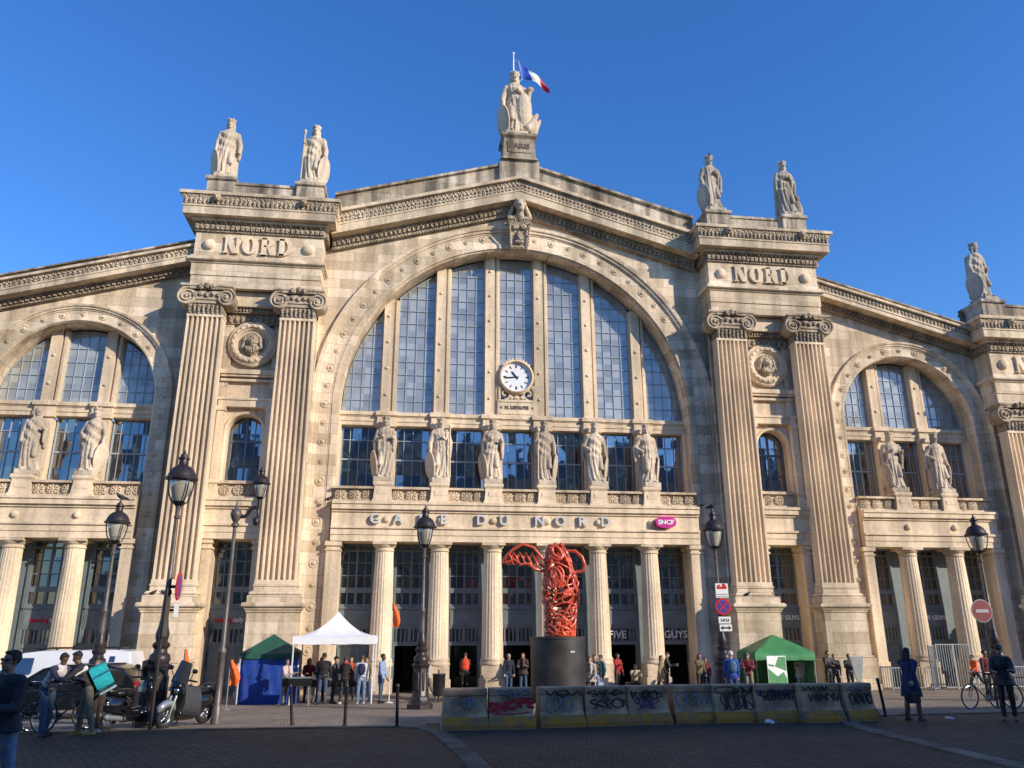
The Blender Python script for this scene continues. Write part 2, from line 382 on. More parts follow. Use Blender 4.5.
# ------------------------------------------------------------------ statues (draped stone figures)
def statue(name, label, loc, h, mat, seed, rz=0, group=None, shield=None, staff=None, arm=(0, 0), crown=True, turn=0, cloak=1.0, base=.22, cat='statue', extra=None):
    """h: overall height with its base slab; figure faces -y; arm = (left, right) poses 0 down, 1 forward, 2 on hip, 3 chest"""
    rnd = random.Random(seed)
    root = empty(name, loc, rz, label, cat, group)
    k = (h - base)/1.86
    mb = MB()
    ph = rnd.random()*6; sway = rnd.choice((-1, 1))*.05
    levels = [(0,.27,.21),(.08,.275,.22),(.3,.245,.20),(.55,.225,.19),(.8,.225,.185),(.95,.22,.175),(1.1,.205,.165),(1.22,.21,.165),(1.36,.235,.165),(1.45,.225,.15),(1.51,.15,.115),(1.555,.085,.08)]
    rs = []
    seg = 72
    fine = []
    for i in range(len(levels)-1):
        for t in (0, .25, .5, .75):
            fine.append(tuple(levels[i][j]*(1-t) + levels[i+1][j]*t for j in range(3)))
    fine.append(levels[-1])
    for z, rx, ry in fine:
        ring = []
        low = max(0, min(1, (1.3 - z)/.9))
        for i in range(seg):
            a = 2*PI*i/seg
            f = .97 + (.3 + .7*low)*(.20*abs(math.sin(a*6.5 + ph + 2.0*math.sin(z*2.0 + ph))) + .05*math.sin(a*21 + z*3)) - .05*low
            if .75 < z < 1.45: f += .09*math.sin(z*24 + 3.4*math.cos(a + ph) + a)      # cloth thrown across the body
            cx = sway*math.sin(z*2.2)
            ring.append(((cx + rx*f*math.cos(a))*k, (ry*f*math.sin(a))*k, z*k + base))
        rs.append(ring)
    mb.rings(rs)
    def P(x, y, z): return (x*k, y*k, z*k + base)
    # a bent knee pushing through the cloth, toes
    kx = .09*(-1 if sway > 0 else 1)
    mb.cap(P(kx, -.10, .75), P(kx*1.2, -.20, .42), .09*k, .07*k)
    for sx in (-1, 1): mb.cap(P(sx*.10, -.18, .04), P(sx*.12, -.29, .03), .055*k, .04*k)
    # head and neck
    mb.cap(P(0, 0, 1.48), P(0, -.01, 1.62), .07*k, .062*k)
    T = Matrix.Rotation(R(turn), 3, 'Z')
    def H(p):
        q = T @ Vector(p); return P(q.x, q.y - .015, q.z + 1.70)
    mb.ell(H((0, 0, .0)), (.088*k, .105*k, .125*k)); mb.ell(H((0, -.035, -.075)), (.06*k, .065*k, .06*k))
    mb.cap(H((0, -.10, .01)), H((0, -.122, -.022)), .014*k, .02*k)                       # nose
    mb.cap(H((-.05, -.093, .03)), H((.05, -.093, .03)), .018*k, .018*k)                  # brow
    mb.ell(H((0, .035, .035)), (.11*k, .11*k, .115*k))                                     # hair
    for sx in (-1, 1): mb.cap(H((sx*.09, .03, 0)), H((sx*.09, .05, -.17)), .04*k, .03*k)
    if crown:
        mb.lathe([(.10*k, 0), (.112*k, .0), (.125*k, .075*k), (.09*k, .07*k)], H((0, .01, .085)), 20)
        for i in range(7):
            a = 2*PI*i/7; p = H((.118*math.cos(a), .01 + .118*math.sin(a), .16)); mb.ell(p, (.024*k,.024*k,.04*k), 6, 4)
    else: mb.ell(H((0, .06, .10)), (.06*k, .06*k, .05*k))
    # arms
    for sx, pose in ((-1, arm[0]), (1, arm[1])):
        s = P(sx*.215, 0, 1.40)
        if pose == 0: e, w = P(sx*.30, .02, 1.10), P(sx*.30, -.08, .84)
        elif pose == 1: e, w = P(sx*.28, -.02, 1.12), P(sx*.24, -.25, 1.20)
        elif pose == 2: e, w = P(sx*.37, .06, 1.14), P(sx*.22, -.14, .98)
        else: e, w = P(sx*.29, -.03, 1.12), P(sx*.05, -.22, 1.24)
        mb.cap(s, e, .085*k, .072*k); mb.cap(e, w, .068*k, .048*k)
        mb.ell(w, (.05*k, .05*k, .06*k))
        # sleeve / cloak hanging from the forearm
        mb.cap(e, (e[0], e[1] + .03, e[2] - .42*k*cloak), .075*k, .045*k); mb.cap(((e[0]+w[0])/2, (e[1]+w[1])/2, (e[2]+w[2])/2), ((e[0]+w[0])/2, (e[1]+w[1])/2 + .04, e[2] - .30*k*cloak), .06*k, .035*k)
    # cloak on the back
    mb.cap(P(-.17, .11, 1.38), P(-.19, .14, .15), .10*k, .12*k); mb.cap(P(.17, .11, 1.38), P(.19, .14, .15), .10*k, .12*k)
    if shield:
        sx = -1 if shield == 'L' else 1
        rs = []
        c = P(sx*.30, -.06, .41)
        Mz = Matrix.Rotation(R(sx*62), 3, 'Z') @ Matrix.Rotation(R(8), 3, 'X')
        mb.ell(c, (.22*k, .05*k, .41*k), 24, 12, Mz)
        pts = []
        for i in range(28):
            a = 2*PI*i/28; p = Mz @ Vector((.215*k*math.cos(a), 0, .405*k*math.sin(a))); pts.append((c[0]+p.x, c[1]+p.y, c[2]+p.z))
        mb.tube(pts, .026*k, 8, True)
    if staff:
        sx = -1 if staff == 'L' else 1
        mb.cap(P(sx*.27, -.26, .05), P(sx*.25, -.24, 1.52), .024*k, .024*k); mb.ell(P(sx*.25, -.24, 1.56), (.05*k, .05*k, .07*k))
    if extra: extra(mb, P, k)
    mb.bbox(-.27*k, .27*k, -.31*k, .25*k, 0, base + .03, .02)
    remesh(mb, 'draped_figure', .021, mat, root, .010, 8, None, 1)
    return root

# ------------------------------------------------------------------ people
def hand(mb, w, d, up, sc_=1.0, curl=.5, side=1):
    """palm, four unequal bent fingers and a thumb; w wrist, d direction of the hand, up = back of the hand"""
    w = Vector(w); d = Vector(d).normalized(); up = Vector(up); up = (up - d*up.dot(d)).normalized(); s = d.cross(up)*side
    Mx = Matrix((s, d, up)).transposed()
    mb.ell(w + d*.05*sc_, (.040*sc_, .055*sc_, .017*sc_), 12, 8, Mx)
    for i, (o, l) in enumerate(((-.030, .062), (-.010, .074), (.010, .070), (.029, .055))):
        p = w + d*.088*sc_ + s*o*sc_
        pts = [w + d*.06*sc_ + s*o*.9*sc_, p]; a = 0
        for j in range(3):
            a += curl*(.55 + .25*j)
            p = p + (d*math.cos(a) - up*math.sin(a))*l*sc_*(.42, .32, .26)[j]; pts.append(p)
        mb.tube(pts, [.010*sc_, .0098*sc_, .009*sc_, .008*sc_, .0055*sc_], 8)
    b = w + d*.025*sc_ - s*.028*sc_
    mb.tube([b, b + (-s*.028 + d*.022 - up*.008)*sc_, b + (-s*.034 + d*.052 - up*.02)*sc_, b + (-s*.028 + d*.075 - up*.026)*sc_], [.014*sc_, .0125*sc_, .011*sc_, .007*sc_], 8)

def person(label, x, y, rz, h=1.72, top=(.02,.02,.025), bottom=(.03,.04,.07), shoes=(.02,.02,.02), hair=(.02,.014,.01), skin=(.42,.24,.16),
           legs=((6, 8), (-6, 4)), arms=((8, 9, 18), (4, 9, 22)), lean=4, head=(0, 0), coat=0, hairlen=0, cap_=None, scarf=None, voxel=.014, vest=None,
           hood=False, glasses=False, crouch=0, group=None, width=1.0, zoff=None, collar=None):
    """legs: (swing, knee bend) left/right in degrees; arms: (forward, out, elbow) ; faces -y before rz"""
    z0 = G(y) + .004 if zoff is None else zoff
    root_loc = (x, y, z0)
    k = h/1.75
    def dirv(fwd, out, sx):
        f = R(fwd); o = R(out)
        return Vector((sx*math.sin(o), -math.sin(f)*math.cos(o), -math.cos(f)*math.cos(o)))
    J = {}
    hipz = .93
    fl = []
    for i, (sw, kb) in enumerate(legs):
        th = dirv(sw, 2.5, (-1, 1)[i])*.43; sh = dirv(sw - kb, 1, (-1, 1)[i])*.42
        fl.append(-(th.z + sh.z) + .085)
    hipz = max(fl) if crouch == 0 else crouch
    pel = Vector((0, 0, hipz + .02))
    tl = R(lean); tdir = Vector((0, -math.sin(tl), math.cos(tl)))
    chest = pel + tdir*.34; neck = pel + tdir*.54
    skinm = skin_m(skin)
    body = MB(); jk = MB(); tr = MB(); sh_ = MB(); hd = MB(); hands = MB(); shs = []
    def S(v): return Vector(v)*k
    # torso
    Mt = Matrix.Rotation(tl, 3, 'X')
    def ellT(mb, c, r, grow=0): mb.ell(S(c), ((r[0]+grow)*k*width, (r[1]+grow)*k, (r[2]+grow)*k), 16, 10, Mt)
    for mb, g in ((body, 0), (jk, .022)):
        ellT(mb, chest, (.165, .105, .20), g); ellT(mb, pel + tdir*.14, (.145, .10, .17), g); ellT(mb, pel, (.155, .108, .13), g*.8)
        mb.cap(S(chest + tdir*.12 + Vector((-.15, 0, 0))), S(chest + tdir*.12 + Vector((.15, 0, 0))), (.062+g)*k, (.062+g)*k)
    if coat:
        n = 10; rs = []
        for i in range(n+1):
            t = i/n; z = (hipz + .15)*(1-t) + (hipz - coat)*t; r = .175 + .075*t
            c = pel + tdir*.13*(1-t)
            rs.append([tuple(S((c.x + r*width*math.cos(a)*(1 + .05*math.sin(5*a + 2)*t), c.y + .82*r*math.sin(a)*(1 + .06*math.sin(7*a)*t), z))) for a in [2*PI*j/24 for j in range(24)]])
        jk.rings(rs)
    # legs
    for i, (sw, kb) in enumerate(legs):
        sx = (-1, 1)[i]
        hp = pel + Vector((sx*.088, 0, -.02)); kn = hp + dirv(sw, 2.5, sx)*.43; an = kn + dirv(sw - kb, 1, sx)*.42
        body.cap(S(hp), S(kn), .078*k, .052*k); body.cap(S(kn), S(an), .054*k, .036*k)
        calf = kn + (an-kn)*.3 + Vector((0, .018, 0)); body.ell(S(calf), (.05*k, .05*k, .11*k), 10, 7)
        tr.cap(S(hp), S(kn), .096*k, .070*k); tr.cap(S(kn), S(an + Vector((0, 0, .02))), .070*k, .056*k)
        toe = an + Vector((sx*.02, -.15, -.045)); heel = an + Vector((0, .05, -.05))
        body.cap(S(an), S(an + Vector((0, -.06, -.03))), .036*k, .035*k)
        sh_ = MB(); shs.append(sh_)
        sh_.cap(S(heel), S(toe), .038*k, .032*k); sh_.cap(S(an), S(an + Vector((sx*.01, -.08, -.035))), .046*k, .042*k)
        sh_.box(*[v for v in (min(heel.x, toe.x)*k - .03*k, max(heel.x, toe.x)*k + .03*k, toe.y*k - .01, heel.y*k + .02, (an.z - .087)*k, (an.z - .06)*k)])
    tr.ell(S(pel), (.172*k*width, .124*k, .13*k))
    # arms
    for i, (fw, out, el) in enumerate(arms):
        sx = (-1, 1)[i]
        s = chest + tdir*.115 + Vector((sx*.185*width, 0, 0))
        ua = dirv(fw + lean*.4, out, sx); e = s + ua*.29
        inw = 18 if el > 50 else 4
        fa = dirv(fw + el, -inw + out*.4, sx); w = e + fa*.25
        for mb, g in ((body, 0), (jk, .02)):
            mb.cap(S(s), S(e), (.047+g)*k, (.038+g)*k)
        body.cap(S(e), S(w), .038*k, .027*k); jk.cap(S(e), S(e + fa*.225), .058*k, .043*k)
        hand(hands, S(w - fa*.01), fa, ua if el < 50 else Vector((0, .3, 1)), k, .45, sx)
        J['hand%d' % i] = S(w + fa*.07); J['el%d' % i] = S(e); J['sh%d' % i] = S(s)
    # head
    yaw, pitch = head
    hc = neck + Vector((0, -.02 - .03*math.sin(tl), .145 - .03*abs(math.sin(tl))))
    body.cap(S(neck - tdir*.06), S(hc - Vector((0, -.01, .05))), .058*k, .052*k)
    Th = Matrix.Rotation(R(yaw), 3, 'Z') @ Matrix.Rotation(R(pitch) + tl*.4, 3, 'X')
    def Hd(p): return S(hc + Th @ Vector(p))
    def he(mb, p, r, seg=14): mb.ell(Hd(p), (r[0]*k, r[1]*k, r[2]*k), seg, 9, Th)
    he(body, (0, .01, .02), (.074, .092, .098)); he(body, (0, -.028, -.055), (.055, .06, .062)); he(body, (0, -.05, -.088), (.03, .032, .024))
    body.cap(Hd((0, -.082, .012)), Hd((0, -.104, -.022)), .011*k, .015*k)
    body.cap(Hd((-.014, -.086, -.056)), Hd((.014, -.086, -.056)), .009*k, .009*k)
    for sx in (-1, 1): he(body, (sx*.076, .012, .0), (.012, .022, .032), 8)
    vx = voxel
    b = remesh(body, 'person', vx, skinm, None, 0, 6, hands)
    b.location = root_loc; b.rotation_euler = (0, 0, rz); tag(b, label, 'person', group)
    remesh(tr, 'trousers', vx, cloth(bottom), b, .012, 9)
    remesh(jk, 'coat' if coat else 'jacket', vx, cloth(top), b, .013, 8)
    for m_ in shs: remesh(m_, 'shoe', vx, cloth(shoes, .6), b, 0, 6, None, 1)
    # hair
    if cap_ is None and not hood or hairlen:
        he(hd, (0, .030, .046), (.082, .090, .086)); he(hd, (0, -.030, .098), (.056, .045, .026))
        for sx in (-1, 1): he(hd, (sx*.066, .03, .02), (.022, .05, .06), 8)
        if hairlen:
            for sx in (-1, 0, 1): hd.cap(Hd((sx*.055, .05, .02)), Hd((sx*.06, .075, -.06 - hairlen)), .05*k, .035*k)
        remesh(hd, 'hair', vx*.9, cloth(hair, .7), b, .012, 22)
    if hood:
        hm = MB(); he(hm, (0, .035, .03), (.10, .105, .118)); remesh(hm, 'hood', vx, cloth(top if hood is True else hood), b, .01, 9)
    if cap_ is not None:
        cm = MB(); he(cm, (0, .012, .065), (.087, .103, .065)); cm.cap(Hd((-.04, -.09, .055)), Hd((.04, -.09, .055)), .03*k, .03*k); remesh(cm, 'cap', vx*.9, cloth(cap_), b)
    if scarf is not None:
        sm = MB()
        sm.tube([S(neck + Vector((.085*math.cos(a), .08*math.sin(a) - .01, .02))) for a in [2*PI*i/16 for i in range(16)]], .042*k, 8, True)
        sm.cap(S(neck + Vector((.03, -.12, -.02))), S(neck + Vector((.05, -.17 - .0, -.38))), .04*k, .045*k)
        remesh(sm, 'scarf', vx, cloth(scarf), b, .01, 14)
    if vest is not None:
        vm = MB(); ellT(vm, chest, (.165, .105, .205), .038); ellT(vm, pel + tdir*.16, (.148, .10, .16), .042)
        remesh(vm, 'vest', vx, cloth(vest), b, .006, 9)
    if glasses:
        gm = MB()
        for sx in (-1, 1): he(gm, (sx*.034, -.082, .022), (.029, .012, .020), 12)
        gm.cap(Hd((-.015, -.092, .026)), Hd((.015, -.092, .026)), .005, .005)
        for sx in (-1, 1): gm.cap(Hd((sx*.06, -.075, .026)), Hd((sx*.082, .02, .022)), .004, .004, 6)
        gm.build('sunglasses', M['black'], b, True)
    else:
        for sx in (-1, 1): gm = MB(); he(gm, (sx*.032, -.0745, .018), (.013, .008, .007), 8); gm.build('eye', M['black'], b, True)
    J['back'] = S(chest + Vector((0, .15, -.04))); J['k'] = k; J['o'] = b; J['Mt'] = Mt
    J['W'] = lambda p: Matrix.Translation(root_loc) @ Matrix.Rotation(rz, 4, 'Z') @ Vector(p)
    return J

def backpack(J, label, c, size=(.15, .10, .22), tilt=0):
    mb = MB()
    p = Vector(J['back'])
    w, d, hh = size
    Mr = J['Mt'] @ Matrix.Rotation(R(tilt), 3, 'Z')
    for (o, r) in (((0, .03, 0), (w, d, hh)), ((0, d*.9, -hh*.35), (w*.75, d*.5, hh*.5))):
        q = p + Mr @ Vector(o); mb.ell(q, r, 16, 10, Mr)
    o = remesh(mb, 'backpack', .016, cloth(c), None, .008, 10)
    for sx in (-1, 1):
        st = MB(); st.tube([p + Mr @ Vector(q) for q in ((sx*.09, -.02, hh*.85), (sx*.11, -.16, hh*.95), (sx*.12, -.29, hh*.3), (sx*.13, -.22, -hh*.5), (sx*.12, -.04, -hh*.8))], .016, 6); st.build('strap', cloth(tuple(v*.6 for v in c)), o)
    po = J['o']; o.location = po.location; o.rotation_euler = po.rotation_euler
    return tag(o, label, 'backpack')
def handbag(J, which, label, c, size=(.17, .06, .13), name='handbag', cat='bag', strap=.18):
    mb = MB(); p = Vector(J['hand%d' % which]); w, d, hh = size
    q = p + Vector((0, 0, -strap - hh))
    mb.bbox(q.x-d, q.x+d, q.y-w, q.y+w, q.z-hh, q.z+hh, .02)
    o = mb.build(name, cloth(c), None)
    st = MB(); st.tube([(q.x, q.y-w*.6, q.z+hh-.005), (p.x, p.y-.03, p.z-.01), (p.x, p.y+.03, p.z-.01), (q.x, q.y+w*.6, q.z+hh-.005)], .008, 6); st.build('handle', cloth(tuple(v*.6 for v in c)), o)
    po = J['o']; o.location = po.location; o.rotation_euler = po.rotation_euler
    return tag(o, label, cat)
# ------------------------------------------------------------------ people
random.seed(4)
NAVY = (.012,.016,.035); BLK = (.018,.017,.018); DEN = (.045,.075,.14); LDEN = (.13,.20,.32); GREYC = (.10,.10,.11); KHA = (.15,.12,.07); RED = (.36,.02,.02); BRN = (.08,.045,.025); WHT = (.62,.60,.58)
SKL = (.46,.28,.20); SKD = (.12,.065,.04); SKM = (.32,.19,.13)
stand = dict(legs=((4, 4), (-3, 3)), arms=((6, 8, 16), (2, 8, 20)))
walk = dict(legs=((22, 6), (-18, 14)), arms=((-16, 8, 22), (18, 8, 28)))
walk2 = dict(legs=((-16, 16), (20, 5)), arms=((16, 8, 24), (-14, 8, 26)))
phone = dict(legs=((3, 3), (-4, 4)), arms=((28, 6, 92), (4, 8, 18)))
talk = dict(legs=((2, 3), (-3, 6)), arms=((22, 10, 75), (26, 8, 80)))
def D(d, **k): r = dict(d); r.update(k); return r
# foreground, left edge
person('man in sunglasses and open dark jacket at the left edge, hand raised to his chest', -10.12, -27.9, R(-20), 1.77, (.026,.028,.038), LDEN, (.02,.02,.02), (.018,.012,.010), SKM,
       **D(walk, legs=((12, 6), (-10, 8)), arms=((30, 4, 112), (12, 6, 82)), lean=2, head=(-14, 0), coat=.06, glasses=True, voxel=.010))
# riders at left
person('rider in dark jacket with pale sleeve bending over a bicycle, left of the turquoise bag', -12.75, -20.0, R(62), 1.70, (.03,.03,.06), DEN, BLK, (.015,.012,.012), SKD,
       **D(stand, legs=((14, 10), (2, 6)), arms=((40, 10, 40), (34, 8, 50)), lean=34, head=(0, 14), voxel=.012, vest=(.55,.50,.52)))
J = person('delivery rider in khaki trousers bending forward with a turquoise box on the back', -11.98, -19.9, R(-70), 1.72, (.02,.02,.022), (.17,.145,.11), (.33,.24,.06), (.012,.010,.010), SKD,
       **D(stand, legs=((10, 8), (-8, 6)), arms=((40, 8, 30), (36, 10, 40)), lean=30, head=(0, 14), voxel=.012, collar=1))
mb = MB(); Mr = J['Mt']; bp = Vector(J['back'])
def cube(mb, c, hx, hy, hz):
    rs = []
    for z in (-hz, -hz+.03, hz-.03, hz):
        i = .03 if abs(z) == hz else 0
        rs.append([tuple(c + Mr @ Vector((sx*(hx-i), sy*(hy-i), z))) for sx, sy in ((-1, -1), (1, -1), (1, 1), (-1, 1))])
    mb.rings(rs)
cube(mb, bp + Mr @ Vector((0, .17, -.14)), .21, .17, .24)
bag = mb.build('delivery_bag', cloth((.0, .36, .40), .5), None, True); bag.location = J['o'].location; bag.rotation_euler = J['o'].rotation_euler; tag(bag, 'turquoise cube delivery bag on the back of the bending rider', 'delivery bag')
for dz, c in ((.10, (.0, .10, .22)), (-.26, (.45, .62, .62))):
    mb = MB(); cube(mb, bp + Mr @ Vector((0, .17, dz-.20)), .216, .176, .045 if dz > 0 else .02); mb.build('bag_band', cloth(c, .5), bag, True)
mb = MB(); cube(mb, bp + Mr @ Vector((0, -.13, .16)), .20, .15, .05); o = remesh(mb, 'shoulder_yoke', .016, cloth((.72, .72, .70)), J['o'], .004, 9)
person('person in black with white trainers standing between the delivery rider and motorcycle', -11.95, -19.35, R(-120), 1.62, BLK, (.05,.035,.025), (.6,.6,.6), BLK, SKM, **D(stand, lean=20, arms=((40, 8, 30), (30, 8, 40))))
# right side foreground
J = person('woman in long blue coat and brown trousers with a hand at her face', 6.40, -20.1, R(112), 1.60, (.012,.022,.075), (.12,.075,.04), (.02,.016,.014), (.010,.008,.008), SKL,
       **D(stand, legs=((8, 6), (-6, 4)), arms=((-42, 10, 16), (48, 6, 118)), lean=3, head=(10, 6), coat=.36, hairlen=.12, voxel=.011, width=1.14))
handbag(J, 0, 'black handbag hanging from the hand of the woman in blue', (.015,.013,.013), (.16, .07, .12))
person('man in black coat and black cap at the right edge in front of the bicycle', 8.45, -20.6, R(-38), 1.66, BLK, BLK, (.30,.09,.06), BLK, SKM, **D(phone, arms=((20, 8, 70), (24, 8, 74)), lean=3, head=(-10, 8), coat=.12, cap_=BLK, voxel=.011))
person('person in dark red jacket behind the no entry post and the bicycles', 15.0, -11.4, R(10), 1.68, (.10,.012,.02), BLK, BLK, BLK, SKM, **stand)
person('runner in bright orange jacket and black trousers striding past the barred gate', 20.9, -2.9, R(-84), 1.66, (.80,.10,.015), BLK, BLK, (.05,.03,.02), SKL, **D(walk, legs=((30, 6), (-26, 30)), arms=((-24, 10, 50), (22, 10, 40)), lean=7))
# along the front, left of the plinth
J = person('person in bright red vest seen from behind in the second doorway', -2.55, .2, R(176), 1.72, BLK, BLK, BLK, BRN, SKL, **D(stand, vest=(.72,.06,.02)))
person('grey haired man in navy jacket and jeans standing left of the red sculpture', -.76, -1.6, R(6), 1.72, NAVY, DEN, BLK, (.30,.28,.26), SKL, **stand)
person('person with brown scarf and dark coat right beside the black plinth', -.05, -1.2, R(-14), 1.74, (.05,.035,.028), DEN, BLK, BRN, SKL, **D(talk, scarf=(.16,.07,.035), coat=.1))
# right of the plinth
person('woman with light scarf and pale coat walking right of the black plinth', 1.80, -6.6, R(-18), 1.66, (.42,.36,.33), BLK, BLK, (.11,.06,.03), SKL, **D(walk, scarf=(.50,.42,.38), coat=.15, hairlen=.14))
J = person('dark haired person in black just behind the woman with the light scarf', 2.15, -5.9, R(-10), 1.74, BLK, LDEN, BLK, (.02,.015,.012), SKL, **walk2)
handbag(J, 1, 'blue and white shopping bag carried right of the black plinth', (.45,.52,.70), (.15, .10, .20), 'shopping_bag', 'bag', .10)
person('person in bright red jacket and black trousers by the fifth doorway', 4.20, -1.6, R(30), 1.70, RED, BLK, BLK, BLK, SKM, **D(phone, head=(0, 10)))
person('person in cream jumper sitting hunched against the column base', 5.08, -1.3, R(-5), 1.70, (.50,.42,.31), BLK, BLK, BLK, SKD, legs=((88, 92), (80, 96)), arms=((48, 6, 80), (44, 6, 84)), lean=26, head=(0, 20), crouch=.50)
mb = MB(); mb.bbox(4.78, 5.38, -1.25, -.75, .0, .44, .03); tag(mb.build('stone_block', M['kerb'], None, True), 'low stone block under the sitting person in cream', 'block')
person('man in black jacket in profile left of the last central doorway', 6.35, -2.1, R(70), 1.76, BLK, (.03,.03,.035), BLK, (.03,.025,.02), SKL, **D(talk, cap_=BLK))
person('person in khaki jacket with reddish hair, left of the blue jacket', 7.48, -3.2, R(20), 1.70, (.14,.11,.055), BLK, BLK, (.20,.05,.03), SKL, **D(phone, hairlen=.06, width=1.05))
person('shorter person in dark red top behind the sign lamp', 8.15, -2.2, R(-20), 1.52, (.20,.03,.03), BLK, BLK, BLK, SKM, **stand)
J = person('white haired person in blue jacket seen from behind under the traffic signs', 5.36, -12.0, R(168), 1.70, (.02,.07,.34), (.02,.04,.16), BLK, (.62,.60,.58), SKL, **stand)
backpack(J, 'blue grey backpack worn over the blue jacket', (.05,.12,.22))
person('person in dark red jacket and grey cap left of the green tent', 9.18, -4.5, R(-24), 1.74, (.17,.022,.025), (.26,.21,.15), BLK, (.30,.28,.25), SKL, **D(talk, cap_=(.16,.15,.13)))
person('staff member in white coat standing inside the green tent', 12.05, -3.4, R(-14), 1.62, (.70,.70,.70), (.55,.55,.55), BLK, BLK, SKD, **D(phone, coat=.18))
person('man in black coat right of the green tent, leftmost of three', 13.22, -3.7, R(16), 1.80, BLK, BLK, BLK, (.03,.022,.02), SKL, **D(talk))
person('person in grey jacket in the middle of three right of the green tent', 13.75, -3.3, R(-20), 1.66, (.05,.05,.06), BLK, BLK, BLK, SKM, **D(phone))
person('person in black with arms folded, rightmost of three by the pavilion base', 14.28, -3.6, R(-6), 1.66, BLK, BLK, BLK, BLK, SKM, **D(talk, arms=((34, 12, 100), (34, 12, 100)), width=1.08))
# white tent
person('big man in black jacket and jeans seen from behind under the white tent', -8.42, -6.2, R(172), 1.82, (.016,.013,.014), DEN, BLK, (.015,.012,.012), SKM, **D(stand, width=1.12))
J = person('woman with red scarf in dark clothes under the white tent', -7.62, -6.1, R(158), 1.68, (.025,.022,.02), BLK, (.5,.5,.5), BRN, SKL, **D(talk, scarf=(.34,.03,.025)))
handbag(J, 0, 'olive shoulder bag of the woman with the red scarf', (.11,.11,.07), (.19, .07, .15), 'shoulder_bag', 'bag', .02)
J = person('person in white shirt and pale jeans seen from behind under the white tent', -6.98, -6.3, R(180), 1.72, (.55,.56,.60), LDEN, (.45,.45,.45), (.10,.06,.035), SKL, **stand)
backpack(J, 'navy backpack on the person in the white shirt', (.012,.018,.05))
person('man in light blue shirt and jeans by the right front leg of the white tent', -6.25, -5.9, R(70), 1.78, (.24,.34,.52), (.05,.08,.14), BLK, (.02,.014,.012), SKD, **stand)
person('woman in pale top at the left leg of the white tent, facing the table', -9.78, -6.3, R(60), 1.62, (.55,.42,.38), (.10,.08,.07), BLK, (.05,.03,.02), SKL, **D(talk))
person('person in white shirt behind the table at the back of the white tent', -8.75, -3.5, R(4), 1.68, (.55,.55,.55), BLK, BLK, BLK, SKL, **talk)
person('helper with orange top behind the back table of the white tent', -7.55, -3.4, R(-6), 1.70, (.45,.09,.03), BLK, BLK, BRN, SKL, **talk)
person('pale shirted passer by half hidden behind the lamp right of the white tent', -4.45, -5.4, R(-60), 1.70, (.50,.42,.36), (.18,.16,.14), BLK, BRN, SKL, **walk)
person('person in grey coat in the middle of the white tent, turned to the right', -8.05, -5.6, R(80), 1.70, (.09,.09,.10), BLK, BLK, BRN, SKL, **D(talk, coat=.15))
person('person in mustard jacket at the back right corner of the white tent', -6.85, -4.3, R(-30), 1.70, (.30,.19,.05), DEN, BLK, BLK, SKM, **stand)
person('person in maroon jumper behind the high table at the white tent', -9.15, -4.4, R(20), 1.66, (.12,.02,.03), BLK, BLK, (.08,.04,.02), SKL, **D(talk, hairlen=.08))
person('tall person in dark suit walking out of the third doorway', .95, -.9, R(14), 1.80, (.02,.02,.03), (.02,.02,.03), BLK, BRN, SKL, **walk)
person('traveller in teal jacket walking left between columns right of the fifth doorway', 3.3, -2.4, R(-72), 1.70, (.03,.14,.16), (.05,.05,.06), BLK, BLK, SKM, **walk2)
person('person in camel coat walking right in front of the last central doorway', 5.85, -2.8, R(66), 1.68, (.30,.20,.11), BLK, BLK, (.06,.03,.02), SKL, **D(walk, coat=.3, hairlen=.10))
person('person in pale grey hoodie standing by the left side of the green tent', 9.75, -3.0, R(-60), 1.72, (.36,.36,.38), DEN, WHT, BLK, SKD, **phone)
# ------------------------------------------------------------------ the station
ST = empty('railway_station', (0, 0, 0), 0, 'long cream stone railway station front with great arched window, filling the photo', 'railway station')
ZC = 13.5                    # springing of all arches
def part(mb, name, mat, parent=None, ang=None, recalc=True): return mb.build(name, mat, parent if parent is not None else ST, recalc, ang)
zt_c = lambda x: 27.80 - .285*abs(x)          # coping of the central gable
zt_w = lambda x: 19.33 + (25.34 - abs(x))*.28 # coping of the wings

# --- walls -------------------------------------------------------------
def strip_wall(mb, cx, r, xa, xb, top, y, zlow, n=60):
    xs = [xa + (xb-xa)*i/n for i in range(n+1)]
    xs += [cx - r + 1e-4, cx + r - 1e-4]; xs = sorted(v for v in xs if xa <= v <= xb)
    for a, b in zip(xs, xs[1:]):
        def lo(x):
            d = r*r - (x-cx)**2
            return ZC + math.sqrt(d) if d > 0 else zlow
        if abs((a+b)/2 - cx) < r: za, zb = lo(a), lo(b)
        else: za = zb = zlow
        mb.add([(a, y, za), (b, y, zb), (b, y, top(b)), (a, y, top(a))], [(0, 1, 2, 3)])
mb = MB(); strip_wall(mb, 0, 10.40, -10.6, 10.6, lambda x: 24.9 - .285*abs(x), 0, 0); part(mb, 'gable_wall', M['stone'], recalc=False)
for S in (-1, 1):
    mb = MB(); a, b = sorted((S*16.2, S*27.0)); strip_wall(mb, S*21.62, 4.63, a, b, lambda x: zt_w(x) - 1.3, 0, 0, 40)
    part(mb, 'wing_wall', M['stone'], recalc=False)

